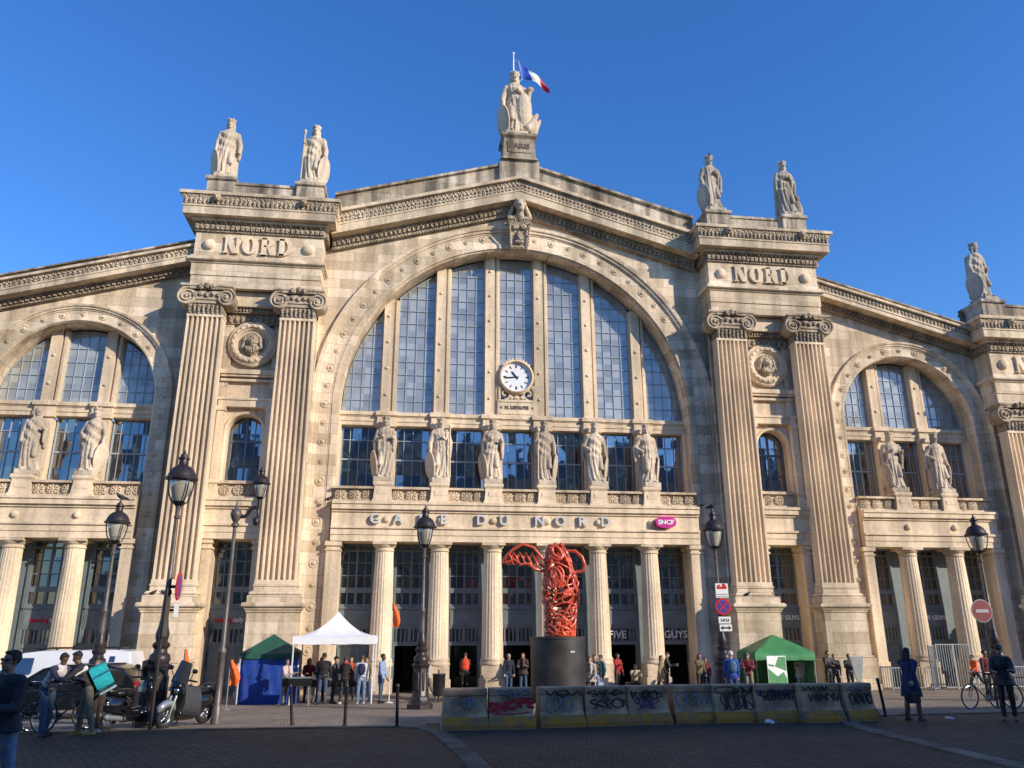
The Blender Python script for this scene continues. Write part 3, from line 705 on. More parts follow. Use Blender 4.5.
# --- archivolts with roundels -----------------------------------------
def roundels(mb, cx, r, y, big, small, step, z0):
    L = PI*r; n = int(round(L/step)); n += n % 2
    pts = []
    for i in range(n+1):
        a = PI*i/n; pts.append((cx - r*math.cos(a), ZC + r*math.sin(a), i))
    j = -1; z = ZC - step
    while z > z0:
        pts += [(cx - r, z, j), (cx + r, z, j)]; z -= step; j -= 1
    for x, z, i in pts:
        q = big if i % 2 == 0 else small
        mb.disc(x, z, y, [(q*1.05, -.02), (q*1.05, .035), (q*.85, .05), (q*.78, .02), (q*.5, .03), (q*.34, .085), (q*.12, .10)], 18)
prof_c = [(9.02, 1.25), (9.02, .10), (9.06, .04), (9.12, .04), (9.12, -.07), (9.36, -.07), (9.38, -.03), (9.45, -.03), (9.45, -.012), (9.98, -.012), (9.98, -.05), (10.05, -.05), (10.07, -.13), (10.18, -.14), (10.22, -.22), (10.40, -.25), (10.43, -.2), (10.43, .02)]
mb = MB(); mb.arch(0, ZC, prof_c, 0, 72); roundels(mb, 0, 9.715, -.008, .205, .135, .97, 1.5); o = part(mb, 'archivolt', M['stone'], ang=28, recalc=False)
prof_w = [(3.78, 1.25), (3.78, .06), (3.82, .02), (3.84, -.03), (3.94, -.03), (3.96, -.012), (4.36, -.012), (4.36, -.05), (4.42, -.05), (4.44, -.11), (4.52, -.12), (4.55, -.18), (4.65, -.20), (4.67, -.16), (4.67, .02)]
for S in (-1, 1):
    mb = MB(); mb.arch(S*21.62, ZC, prof_w, 0, 44); roundels(mb, S*21.62, 4.16, -.008, .175, .12, .93, 1.5); o = part(mb, 'archivolt', M['stone'], ang=28, recalc=False)

# --- raking cornices ----------------------------------------------------
def cornice_rake(x0, x1, zt, wing):
    o = None
    tb = MB(); cv = MB(); dk = MB(); cp = MB()
    if wing: Ls = dict(cop=(-.08, 0, -.70), par=(-.45, -.08, -.55), fil=(-.58, -.45, -1.10), car=(-.95, -.58, -.98), cor=(-1.30, -.95, -.92), den=(-1.66, -1.30, -.24))
    else: Ls = dict(cop=(-.14, 0, -.66), par=(-1.30, -.14, -.5), fil=(-1.48, -1.30, -1.18), car=(-2.06, -1.48, -1.04), cor=(-2.60, -2.06, -.96), den=(-3.18, -2.60, -.26))
    cp.rake(x0, x1, zt, Ls['par'][2], .5, Ls['par'][0], Ls['par'][1])
    cp.rake(x0, x1, zt, Ls['cop'][2], .55, *Ls['cop'][:2])
    tb.rake(x0, x1, zt, Ls['fil'][2], .5, *Ls['fil'][:2]); tb.rake(x0, x1, zt, Ls['cor'][2], .5, *Ls['cor'][:2])
    tb.rake(x0, x1, zt, Ls['cor'][2]-.04, .2, Ls['cor'][1]-.10, Ls['cor'][1]-.003)
    a, b, y = Ls['car']; cv.rake(x0, x1, zt, y+.06, .45, a, b)
    L = abs(x1-x0); n = int(L/.21)
    for i in range(n):
        x = min(x0, x1) + (i+.5)*L/n; z = zt(x)
        cv.disc(x, z + (a+b)/2, y+.07, [(.085, 0), (.075, .05), (.03, .08)], 8)
        cv.box(x-.03, x+.03, y+.01, y+.1, z+a+.03, z+a+.12); cv.box(x+.07, x+.12, y+.02, y+.1, z+b-.12, z+b-.02)
    a, b, y = Ls['den']; dk.rake(x0, x1, zt, y, .4, a, b); h = b-a
    dk.rake(x0, x1, zt, y-.10, .1, a+h*.62, b-.004); n = int(L/.24)
    for i in range(n):
        x = min(x0, x1) + (i+.5)*L/n; z = zt(x)
        dk.box(x-.075, x+.075, y-.11, y+.05, z+a+h*.30, z+a+h*.60); dk.disc(x+.12, z+a+h*.8, y-.10, [(.06, 0), (.05, .04), (.02, .05)], 6)
    o = part(tb, 'raking_cornice', M['trim'])
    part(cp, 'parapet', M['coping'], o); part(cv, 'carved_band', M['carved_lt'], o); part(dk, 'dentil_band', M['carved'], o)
cornice_rake(-9.9, 0, zt_c, False); cornice_rake(.0005, 9.9, zt_c, False)
cornice_rake(-27.2, -16.4, zt_w, True); cornice_rake(16.4, 26.9, zt_w, True)

# --- central keystone ---------------------------------------------------
mb = MB()
mb.rings([[(-.44*s, y, z), (.44*s, y, z), (.44*s, .05, z), (-.44*s, .05, z)] for s, y, z in ((1, -.42, 22.42), (1.04, -.50, 22.5), (1.06, -.42, 22.62), (1.16, -.5, 23.3), (1.26, -.78, 23.85), (1.34, -.86, 23.95), (1.5, -.9, 23.98), (1.5, -.9, 24.14), (1.3, -.82, 24.16))])
for s in (-1, 1):
    mb.tube([(s*.47, -.56, 22.55), (s*.50, -.60, 23.2), (s*.57, -.86, 23.8)], .05, 8)
    mb.disc(s*.22, 23.62, -.62, [(.17, 0), (.16, .12), (.06, .16)], 12)
mb.ell((0, -.60, 23.1), (.16, .12, .30)); mb.ell((0, -.56, 22.78), (.26, .10, .10))
KS = part(mb, 'keystone', M['carved_lt'], ang=35)
mb = MB()
mb.ell((0, -1.02, 24.70), (.27, .28, .36)); mb.ell((0, -1.14, 24.50), (.19, .18, .18)); mb.cap((0, -1.27, 24.74), (0, -1.34, 24.60), .045, .065); mb.cap((0, -1.0, 24.5), (0, -.82, 24.2), .16, .24)
mb.cap((-.16, -1.23, 24.80), (.16, -1.23, 24.80), .045, .045); mb.cap((0, -.8, 24.5), (0, -.75, 24.15), .17, .26)
for i in range(11):
    a = PI*i/10; mb.ell((.29*math.cos(a), -.90, 24.80 + .30*math.sin(a)), (.09, .17, .09), 8, 6)
for s in (-1, 1):
    for j in range(4): mb.ell((s*(.34 + .07*j), -.68, 24.8 - .17*j), (.13, .14, .13), 8, 6)
mb.cap((-.20, -1.08, 25.02), (.20, -1.08, 25.02), .10, .10)
remesh(mb, 'carved_head', .03, M['statue'], KS, .01, 6)

# --- columns and ground order -------------------------------------------
def fluted(n, d=.055):
    return lambda a, z: 1 - d*abs(math.sin(a*n/2))**.7
def column(x):
    mb = MB()
    mb.bbox(x-.60, x+.60, -.60, .60, 0, .62, .03); mb.bbox(x-.54, x+.54, -.54, .54, .62, 1.18, .02)
    base = mb
    sh = MB(); prof = []
    for i in range(13):
        t = i/12; prof.append((.505 - .085*t**1.6, 1.56 + 4.78*t))
    sh.lathe([(.52, 1.5)] + prof, (x, 0, 0), 96, fluted(22))
    base.lathe([(.575, 1.18), (.60, 1.22), (.60, 1.28), (.565, 1.33), (.545, 1.36), (.56, 1.40), (.565, 1.44), (.53, 1.50), (.50, 1.505)], (x, 0, 0), 40)
    cp = MB()
    cp.lathe([(.43, 6.30), (.455, 6.32), (.455, 6.36), (.43, 6.38), (.43, 6.46), (.47, 6.48), (.53, 6.56), (.545, 6.60), (.50, 6.601)], (x, 0, 0), 40)
    cp.bbox(x-.56, x+.56, -.56, .56, 6.60, 6.76, .015)
    o = part(sh, 'column', M['plain'], ang=50)
    part(base, 'column_base', M['trim'], o, 40); part(cp, 'column_capital', M['trim'], o, 40)
def anta(x, w=.34, y0=-.30, y1=1.1):
    mb = MB(); mb.bbox(x-w-.06, x+w+.06, y0-.06, y1, 0, 1.2, .02); mb.box(x-w, x+w, y0, y1, 1.2, 6.3)
    mb.bbox(x-w-.05, x+w+.05, y0-.05, y1, 6.30, 6.40, .02); mb.bbox(x-w-.07, x+w+.07, y0-.07, y1, 6.52, 6.75, .03); mb.box(x-w+.01, x+w-.01, y0+.01, y1, 6.4, 6.52)
    part(mb, 'anta', M['plain'])
def bosses(mb, xs, z, y):
    for x in xs: mb.disc(x, z, y, [(.165, -.02), (.165, .03), (.15, .09), (.10, .14), (.03, .155)], 16)
def order(xa, xb, cols, yoff=0):
    """entablature with its ledge between xa and xb"""
    y = yoff
    mb = MB()
    mb.box(xa, xb, y-.40, y+.9, 6.752, 7.05); mb.box(xa, xb, y-.44, y+.9, 7.05, 7.34); mb.box(xa, xb, y-.52, y+.9, 7.34, 7.44)
    mb.box(xa, xb, y-.38, y+.9, 7.44, 8.12)
    mb.box(xa, xb, y-.46, y+.9, 8.12, 8.22); mb.box(xa, xb, y-.58, y+.95, 8.24, 8.48); mb.box(xa, xb, y-.50, y+.9, 8.2195, 8.2405); mb.box(xa, xb, y-.64, y+.95, 8.48, 8.60)
    bosses(mb, cols, 7.78, y-.375)
    return part(mb, 'entablature', M['plain'])
def rosette(mb, x, z, y, r):
    pts = [(x + r*math.cos(2*PI*i/20), y, z + r*math.sin(2*PI*i/20)) for i in range(20)]
    mb.tube(pts, .028, 6, True)
    for i in range(8):
        a = PI*i/4; mb.cap((x + .05*math.cos(a), y, z + .05*math.sin(a)), (x + r*.78*math.cos(a), y, z + r*.78*math.sin(a)), .022, .050, 8)
    mb.disc(x, z, y+.03, [(.07, 0), (.06, .06), (.02, .08)], 10)
def balustrade(xa, xb, y=-.22, z0=8.6, z1=9.36):
    mb = MB(); mb.box(xa, xb, y-.10, y+.22, z0, z0+.12); mb.box(xa, xb, y-.12, y+.24, z1-.11, z1); mb.box(xa, xb, y+.10, y+.2, z0+.12, z1-.11)
    o = part(mb, 'balustrade', M['trim'])
    ro = MB(); n = max(1, int((xb-xa)/.62)); s = (xb-xa)/n
    for i in range(n):
        rosette(ro, xa + (i+.5)*s, (z0+z1)/2, y+.03, .225)
        for sx in (-1, 1):
            for sz in (-1, 1): ro.cap((xa + (i+.5)*s + sx*.25, y+.05, (z0+z1)/2 + sz*.21), (xa + (i+.5)*s + sx*.19, y+.05, (z0+z1)/2 + sz*.15), .02, .03, 6)
    part(ro, 'pierced_rosettes', M['trim'], o, 40)
def statue_pedestal(x, y=-.06):
    mb = MB(); mb.rings([[(x-w, y-d, z), (x+w, y-d, z), (x+w, y+.5, z), (x-w, y+.5, z)] for w, d, z in ((.50, .42, 8.6), (.50, .42, 8.72), (.45, .37, 8.75), (.40, .33, 9.36), (.43, .35, 9.38), (.48, .40, 9.46), (.48, .40, 9.58), (.44, .37, 9.60))])
    mb.box(x-.25, x+.25, y-.372, y-.3, 8.98, 9.18)
    part(mb, 'statue_pedestal', M['plain'])

# --- windows --------------------------------------------------------------
def window(x0, x1, z0, top, y, xs, zs, glass, bar, bw=.025, fr=.07, name='window', ztop_rect=None, thick=()):
    """pane with a frame of bars; top(x) gives the head"""
    n = 24
    px = [x0 + (x1-x0)*i/n for i in range(n+1)]
    mb = MB()
    for a, b in zip(px, px[1:]): mb.add([(a, y, z0), (b, y, z0), (b, y, max(top(b), z0+.02)), (a, y, max(top(a), z0+.02))], [(0, 1, 2, 3)])
    fm = MB()
    for x in xs:
        w = bw*2.2 if x in thick else bw
        if top(x) > z0 + .1: fm.box(x-w, x+w, y-.05-(.012 if x in thick else 0), y+.02, z0, top(x))
    for z in zs:
        a = x0; b = x1
        while a < b and top(a) < z: a += .04
        while b > a and top(b) < z: b -= .04
        w = bw*2.4 if z in thick else bw
        if b - a > .1: fm.box(a, b, y-.055-(.012 if z in thick else 0), y+.021, z-w, z+w)
    fm.box(x0, x0+fr, y-.08, y+.03, z0, max(top(x0), z0+.1)); fm.box(x1-fr, x1, y-.08, y+.03, z0, max(top(x1), z0+.1)); fm.box(x0, x1, y-.078, y+.03, z0, z0+fr)
    for a, b in zip(px, px[1:]):
        if top(a) > z0 and top(b) > z0: fm.add([(a, y-.076, top(a)-fr), (b, y-.076, top(b)-fr), (b, y-.076, top(b)), (a, y-.076, top(a)), (a, y+.03, top(a)-fr), (b, y+.03, top(b)-fr), (b, y+.03, top(b)), (a, y+.03, top(a))], [(0,1,2,3), (0,4,5,1), (7,6,5,4), (3,2,6,7)])
    o = part(fm, name, bar)
    part(mb, 'window_pane', glass, o, recalc=False)
    return o
def steps(a, b, n): return [a + (b-a)*i/n for i in range(1, n)]
def bay_windows(cx, r, mull, half):
    """upper lunette and gallery windows of one arch"""
    ms = [cx - r] + [cx + m for m in mull] + [cx + r]
    mw = .40
    top = lambda x: ZC - .1 + math.sqrt(max(0, (r-.02)**2 - (x-cx)**2))
    for i in range(len(ms)-1):
        a = ms[i] + (mw if i else .02); b = ms[i+1] - (mw if i < len(ms)-2 else .02)
        n = max(3, int(round((b-a)/.44)))
        zs = [13.35 + .72*k for k in range(1, 13)]
        window(a, b, 13.34, top, 1.16, steps(a, b, n), zs, M['glass_up'], M['bar'], .011, .045)
        a2 = ms[i] + (.46 if i else .10); b2 = ms[i+1] - (.46 if i < len(ms)-2 else .10)
        window(a2, b2, 9.2, lambda x: 12.68, 1.16, steps(a2, b2, n), [10.95, 11.95], M['glass_mid'], M['bar'], .016, .06, thick=(10.95,))
    # mullions with bosses, and the beam with its capitals
    for m in ms[1:-1]:
        mb = MB(); zt = ZC + math.sqrt(r*r - (m-cx)**2) + .05
        mb.box(m-.36, m+.14, .78, 1.3, 13.35, zt); mb.box(m+.14, m+.24, .98, 1.3, 13.35, zt); mb.box(m+.24, m+.36, .86, 1.3, 13.35, zt)
        mb.box(m-.42, m-.36, .95, 1.3, 13.35, zt); mb.box(m+.36, m+.42, .95, 1.3, 13.35, zt)
        z = 14.3
        while z < zt - .4: mb.disc(m-.11, z, .78, [(.085, -.01), (.085, .03), (.05, .07), (.02, .075)], 10); z += 1.45
        o = part(mb, 'mullion', M['plain'])
        mb = MB(); mb.box(m-.40, m+.40, .62, 1.3, 8.8, 12.55); part(mb, 'gallery_pier', M['plain'], o)
    mb = MB(); a, b = cx-r-.02, cx+r+.02
    mb.box(a, b, .74, 1.3, 12.66, 12.86); mb.box(a, b, .70, 1.3, 12.86, 13.10); mb.box(a, b, .60, 1.3, 13.16, 13.34); mb.box(a, b, .66, 1.3, 13.0995, 13.1605)
    for m in ms[1:-1]:
        mb.bbox(m-.50, m+.50, .52, .9, 12.55, 12.80, .02); mb.box(m-.47, m+.47, .56, .9, 12.80, 13.12); mb.bbox(m-.55, m+.55, .46, .9, 13.12, 13.352, .02)
    part(mb, 'transom_beam', M['plain'])
    mb = MB(); mb.box(cx-r-.02, cx+r+.02, 1.0, 1.3, 8.55, 9.22); part(mb, 'gallery_sill', M['plain'])
    # window-gallery jambs
    for xj in (cx-r+.035, cx+r-.035): mb = MB(); mb.box(xj-.065, xj+.065, .5, 1.3, 8.6, 12.66); part(mb, 'gallery_jamb', M['plain'])
bay_windows(0, 9.02, [-6.68, -3.96, -1.32, 1.32, 3.96, 6.68], 9)
for S in (-1, 1): bay_windows(S*21.62, 3.78, [-1.30, 1.30], 3.8)
# centre bay ground order
order(-9.02, 9.02, [-6.45, -3.87, -1.32, 1.32, 3.87, 6.55])
for x in (-6.48, -3.87, -1.32, 1.32, 3.87, 6.48): column(x)
for s in (-1, 1): anta(s*8.86, .32)
ped = [-6.68, -3.96, -1.32, 1.32, 3.96, 6.68]
edges = [-9.02] + ped + [9.02]
for i in range(7): balustrade(edges[i] + (.38 if i else 0), edges[i+1] - (.38 if i < 6 else 0))
for x in ped: statue_pedestal(x)
for S in (-1, 1):
    c = S*21.62
    order(c-3.78, c+3.78, [c-1.32, c+1.32])
    for x in (c-1.32, c+1.32): column(x); statue_pedestal(x)
    anta(c-3.62, .26); anta(c+3.62, .26)
    e = [c-3.78, c-1.32, c+1.32, c+3.78]
    for i in range(3): balustrade(e[i] + (.38 if i else 0), e[i+1] - (.38 if i < 2 else 0))

M['lit'] = simple('lit_panel', (.8,.8,.8), .5); M['lit'].node_tree.nodes['Principled BSDF'].inputs['Emission Color'].default_value = (.9,.93,1,1); M['lit'].node_tree.nodes['Principled BSDF'].inputs['Emission Strength'].default_value = 1.2
# --- ground floor joinery -----------------------------------------------
def shopfront(a, b, y=1.0, open_=False, solid=False, name='shopfront'):
    w = b - a; q = [a + w*.25, a + w*.5, a + w*.75]
    o = window(a, b, 4.60, lambda x: 6.76, y, q, [5.25, 5.85, 6.42], M['glass_low'], M['teal'], .022, .09, name, thick=(q[1], 6.42))
    window(a, b, 3.86, lambda x: 4.52, y, q, [], M['glass_low'], M['teal'], .03, .07, 'transom_window', thick=(q[1],))
    mb = MB(); mb.box(a, b, y-.10, y+.06, 2.86, 3.86); mb.box(a+.1, b-.1, y-.125, y, 2.98, 3.62); mb.box(a, b, y-.16, y+.05, 3.72, 3.80); mb.box(a, b, y-.085, y+.06, 4.515, 4.605)
    for x in (a, b): mb.box(x-.10, x+.10, y-.07, y+.05, 0, 6.76)
    part(mb, 'joinery_panel', M['teal'], o)
    window(a, b, 2.16, lambda x: 2.86, y, [a + w*i/8 for i in (1, 2, 3, 5, 6, 7)] + [q[1]], [], M['glass_low'], M['teal'], .035, .06, 'transom_window', thick=(q[1],))
    mb = MB(); mb.box(a, b, y-.09, y+.06, 2.04, 2.155)
    if open_:
        mb.box(a, a+.14, y-.06, y+.05, 0, 2.04); mb.box(b-.12, b, y-.06, y+.05, 0, 2.04)
        part(mb, 'door_frame', M['teal'], o)
    elif solid:
        mb.box(a, b, y-.05, y+.05, 0, 2.04)
        for k in range(4):
            x0 = a + w*k/4 + .06; x1 = a + w*(k+1)/4 - .06
            mb.box(x0, x1, y-.075, y, .15, .95); mb.box(x0, x1, y-.07, y, 1.05, 1.95)
        mb.box(q[1]-.03, q[1]+.03, y-.1, y, 0, 2.04)
        part(mb, 'door', M['teal'], o)
    else:
        mb.box(a, b, y-.06, y+.05, 0, .22)
        part(mb, 'door_frame', M['teal'], o)
        window(a, b, .22, lambda x: 2.04, y, q, [], M['glass_low'], M['teal'], .04, .07, 'door', thick=(q[1],))
    return o
kx = [-8.6, -6.48, -3.87, -1.32, 1.32, 3.87, 6.48, 8.6]
for i in range(7): shopfront(kx[i] + (.50 if i else .02), kx[i+1] - (.50 if i < 6 else .02), 1.0, open_=i in (1, 2, 3, 5, 6), solid=i in (0,))
for S in (-1, 1):
    c = S*21.62; e = [c-3.4, c-1.32, c+1.32, c+3.4]
    for i in range(3): shopfront(e[i] + (.48 if i else .02), e[i+1] - (.48 if i < 2 else .02), 1.0, solid=True)
for x in [s*v for s in (-1, 1) for v in (1.32, 3.87, 6.48, 20.30, 22.94)]: mb = MB(); mb.box(x-.56, x+.56, 1.03, 1.32, 0, 6.76); part(mb, 'joinery_pier', M['teal'])
# backing walls behind the joinery, and the concourse inside
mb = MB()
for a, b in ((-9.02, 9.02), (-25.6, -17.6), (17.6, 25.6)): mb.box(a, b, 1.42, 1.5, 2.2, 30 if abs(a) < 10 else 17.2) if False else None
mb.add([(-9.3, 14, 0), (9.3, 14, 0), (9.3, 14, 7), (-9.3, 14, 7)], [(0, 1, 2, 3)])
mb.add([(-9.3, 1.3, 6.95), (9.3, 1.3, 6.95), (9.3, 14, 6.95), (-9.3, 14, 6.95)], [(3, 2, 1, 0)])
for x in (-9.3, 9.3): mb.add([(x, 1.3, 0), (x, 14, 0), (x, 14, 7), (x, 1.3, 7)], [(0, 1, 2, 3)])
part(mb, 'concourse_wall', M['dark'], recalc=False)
for (x0, x1, z0, z1) in ((-3.2, -2.4, 1.2, 1.95), (-.6, .5, 1.7, 2.0), (-.1, .7, .9, 1.5), (4.6, 5.1, 1.4, 1.9)): mb = MB(); mb.box(x0, x1, 13.7, 13.9, z0, z1); part(mb, 'inner_sign', M['lit'])
for x in (-5.2, -2.9, 2.5, 5.0): mb = MB(); mb.box(x-.25, x+.25, 6.5, 7.0, 0, 6.9); part(mb, 'concourse_pier', M['teal'])
# roof and flanks of the train hall
mb = MB()
for S in (-1, 1):
    mb.add([(0, .5, 27.2), (S*10.2, .5, 24.2), (S*10.2, 60, 24.2), (0, 60, 27.2)], [(0, 1, 2, 3)])
    mb.add([(S*10.2, .5, 24.2), (S*10.2, .5, 0), (S*10.2, 60, 0), (S*10.2, 60, 24.2)], [(0, 1, 2, 3)])
    mb.add([(S*10.2, .5, 23.2), (S*27, .5, 18.6), (S*27, 60, 18.6), (S*10.2, 60, 23.2)], [(0, 1, 2, 3)])
    mb.add([(S*33, .5, 0), (S*33, 60, 0), (S*33, 60, 18.6), (S*33, .5, 18.6)], [(0, 1, 2, 3)])
mb.add([(-33, 60, 0), (33, 60, 0), (33, 60, 18), (-33, 60, 18)], [(0, 1, 2, 3)])
part(mb, 'hall_roof', M['zinc'], recalc=False)

# --- pavilions ------------------------------------------------------------
def serif(mb, ch, x, z, h, y, d):
    """heavy serif capitals built from strokes; x is the left edge; returns the width"""
    t = .27*h; u = .12*h
    def bar(x0, x1, z0, z1): mb.box(x+x0, x+x1, y-d, y+.02, z+z0, z+z1)
    def ser(c, w, zz): mb.box(x+c-w, x+c+w, y-d*1.02, y+.02, z+zz, z+zz+.07*h)
    if ch == 'N':
        w = .86*h; bar(.08*h, .08*h+u, 0, h); bar(w-.08*h-u, w-.08*h, 0, h); ser(.13*h, .13*h, 0); ser(w-.13*h, .13*h, h-.07*h)
        mb.add([(x+.02*h, y-d*.98, z+h*.995), (x+.02*h+t*1.25, y-d*.98, z+h*.995), (x+w-.08*h, y-d*.98, z+.004), (x+w-.08*h-t*1.1, y-d*.98, z+.004), (x+.02*h, y+.02, z+h*.995), (x+.02*h+t*1.25, y+.02, z+h*.995), (x+w-.08*h, y+.02, z+.004), (x+w-.08*h-t*1.1, y+.02, z+.004)],
               [(0,3,2,1), (4,5,6,7), (0,1,5,4), (1,2,6,5), (2,3,7,6), (3,0,4,7)])
    elif ch in 'OD':
        w = .82*h if ch == 'O' else .78*h; n = 28; out = []; inn = []
        rng = range(n) if ch == 'O' else range(n+1)
        for i in rng:
            a = 2*PI*i/n if ch == 'O' else -PI/2 + PI*i/n
            cx = x + (w/2 if ch == 'O' else .26*h); ro = w/2 if ch == 'O' else w-.26*h
            out.append((cx + ro*math.cos(a), z + h/2 + h*.5*math.sin(a))); inn.append((cx + (ro-t)*math.cos(a), z + h/2 + (h*.5-u*.9)*math.sin(a)))
        m = len(out); vs = []
        for (p, q) in zip(out, inn): vs += [(p[0], y-d, p[1]), (q[0], y-d, q[1]), (p[0], y+.02, p[1]), (q[0], y+.02, q[1])]
        fs = []
        for i in range(m if ch == 'O' else m-1):
            j = (i+1) % m
            fs += [(4*i, 4*i+1, 4*j+1, 4*j), (4*i, 4*j, 4*j+2, 4*i+2), (4*i+1, 4*i+3, 4*j+3, 4*j+1)]
        mb.add(vs, fs)
        if ch == 'D': bar(.06*h, .06*h+t, .001, h-.001); bar(0, .30*h, 0, u*.9); bar(0, .30*h, h-u*.9, h)
    elif ch == 'R':
        w = .84*h; bar(.08*h, .08*h+t, 0, h); ser(.21*h, .21*h, 0); n = 16; vs = []
        for i in range(n+1):
            a = -PI/2 + PI*i/n
            for (rx, rz) in ((.36*h, .27*h), (.36*h-t*.9, .27*h-u*.8)):
                for yy in (y-d*.99, y+.02): vs.append((x + .34*h + rx*math.cos(a), yy, z + .73*h + rz*math.sin(a)))
        fs = []
        for i in range(n): fs += [(4*i, 4*i+2, 4*i+6, 4*i+4), (4*i, 4*i+4, 4*i+5, 4*i+1), (4*i+2, 4*i+3, 4*i+7, 4*i+6)]
        mb.add(vs, fs); bar(.0, .36*h, h-u*.8, h-.002); bar(.2*h, .36*h, .46*h, .46*h+u*.8)
        mb.add([(x+.38*h, y-d*.97, z+.46*h), (x+.38*h+t, y-d*.97, z+.46*h), (x+w, y-d*.97, z), (x+w-t*1.05, y-d*.97, z), (x+.38*h, y+.02, z+.46*h), (x+.38*h+t, y+.02, z+.46*h), (x+w, y+.02, z), (x+w-t*1.05, y+.02, z)],
               [(0,3,2,1), (4,5,6,7), (0,1,5,4), (1,2,6,5), (2,3,7,6), (3,0,4,7)])
    return w
def pilaster(xc, zb, zt, yf, w=1.72, side=1):
    # shaft with seven flutes
    mb = MB(); hw = w/2; n = 7; prof = [(-hw, -.75)]
    fl = w/(n*1.45 + .45); gap = .45*fl
    x = -hw + gap
    prof.append((-hw, yf)); 
    for i in range(n):
        prof.append((x, yf))
        for k in range(1, 6):
            a = PI*k/6; prof.append((x + fl/2*(1-math.cos(a)), yf + .20*math.sin(a)**.7))
        prof.append((x + fl, yf)); x += fl + gap
    prof += [(hw, yf), (hw, -.75)]
    rs = []
    for z, s in ((zb+.16, 1.02), (zb + (zt-zb)*.5, 1.0), (zt-.12, .965)):
        rs.append([(xc + px*s, py, z) for px, py in prof])
    mb.rings(rs, False, False)
    mb.box(xc-hw*1.05, xc+hw*1.05, yf-.03, -.7, zb, zb+.16); mb.box(xc-hw*.99, xc+hw*.99, yf-.02, -.7, zt-.12, zt)
    o = part(mb, 'pilaster', M['plain'], ang=50)
    # attic base and tall pedestal
    mb = MB()
    def slab(h0, h1, e, b=.02): mb.bbox(xc-hw-e, xc+hw+e, yf-e, -.45, h0, h1, b)
    slab(zb-.16, zb-.002, .08, .05); slab(zb-.34, zb-.16, .05, .02); slab(zb-.52, zb-.34, .20, .07); slab(zb-.82, zb-.52, .26, .01)
    slab(zb-1.02, zb-.82, .44, .05); slab(zb-1.14, zb-1.02, .32, .02); slab(zb-1.24, zb-1.14, .27, .02)
    slab(1.55, zb-1.24, .22, .01); slab(1.42, 1.55, .30, .04); slab(.28, 1.42, .36, .02); slab(0, .28, .42, .02)
    part(mb, 'pilaster_pedestal', M['stone'], o)
    # ionic capital
    mb = MB(); z0 = zt
    mb.box(xc-hw*.97, xc+hw*.97, yf-.01, -.7, z0, z0+.55)
    for i in range(8): mb.cap((xc-hw*.86 + i*hw*.245, yf-.03, z0+.06), (xc-hw*.86 + i*hw*.245, yf-.06, z0+.42), .05, .085, 8)
    nk = part(mb, 'carved_necking', M['carved'], o)
    mb = MB()
    mb.box(xc-hw*.95, xc+hw*.95, yf-.10, -.7, z0+.55, z0+.72)
    mb.box(xc-.80, xc+.80, yf-.16, -.7, z0+.72, z0+1.16)
    for s in (-1, 1):
        cxv = xc + s*.915; czv = z0 + .86
        mb.disc(cxv, czv, yf+.10, [(.45, -.55), (.45, .22), (.42, .26), (.42, .24)], 28)
        pts = []
        for i in range(46):
            t = i/45; a = PI/2 - s*2*PI*2.3*t; r = .435*(1-t)**.85 + .03
            pts.append((cxv + r*math.cos(a), yf-.155 - .05*t, czv + r*math.sin(a)))
        mb.tube(pts, [.058*(1-.5*i/45) for i in range(46)], 7)
        mb.disc(cxv, czv, yf-.13, [(.08, 0), (.07, .09), (.02, .11)], 10)
        mb.tube([(xc + s*1.34*t, yf-.17 - .03*t, z0+1.29 - .10*math.sin(PI*t*.5)*0) for t in (0, .3, .6)], .07, 8)
    mb.box(xc-1.16, xc+1.16, yf-.20, -.7, z0+1.28, z0+1.36); mb.bbox(xc-1.24, xc+1.24, yf-.28, -.7, z0+1.36, z0+1.50, .03)
    part(mb, 'ionic_capital', M['capital'], o, 35)
    mb = MB()
    for i in range(5): mb.ell((xc-.56 + .28*i, yf-.18, z0+.94 + .05*(i % 2)), (.12, .10, .13), 10, 7)
    for i in range(3): mb.ell((xc-.26 + .26*i, yf-.30, z0+1.34 + .06*(i == 1)), (.15, .10, .16), 10, 7)
    part(mb, 'carved_garland', M['carved'], o, 40)

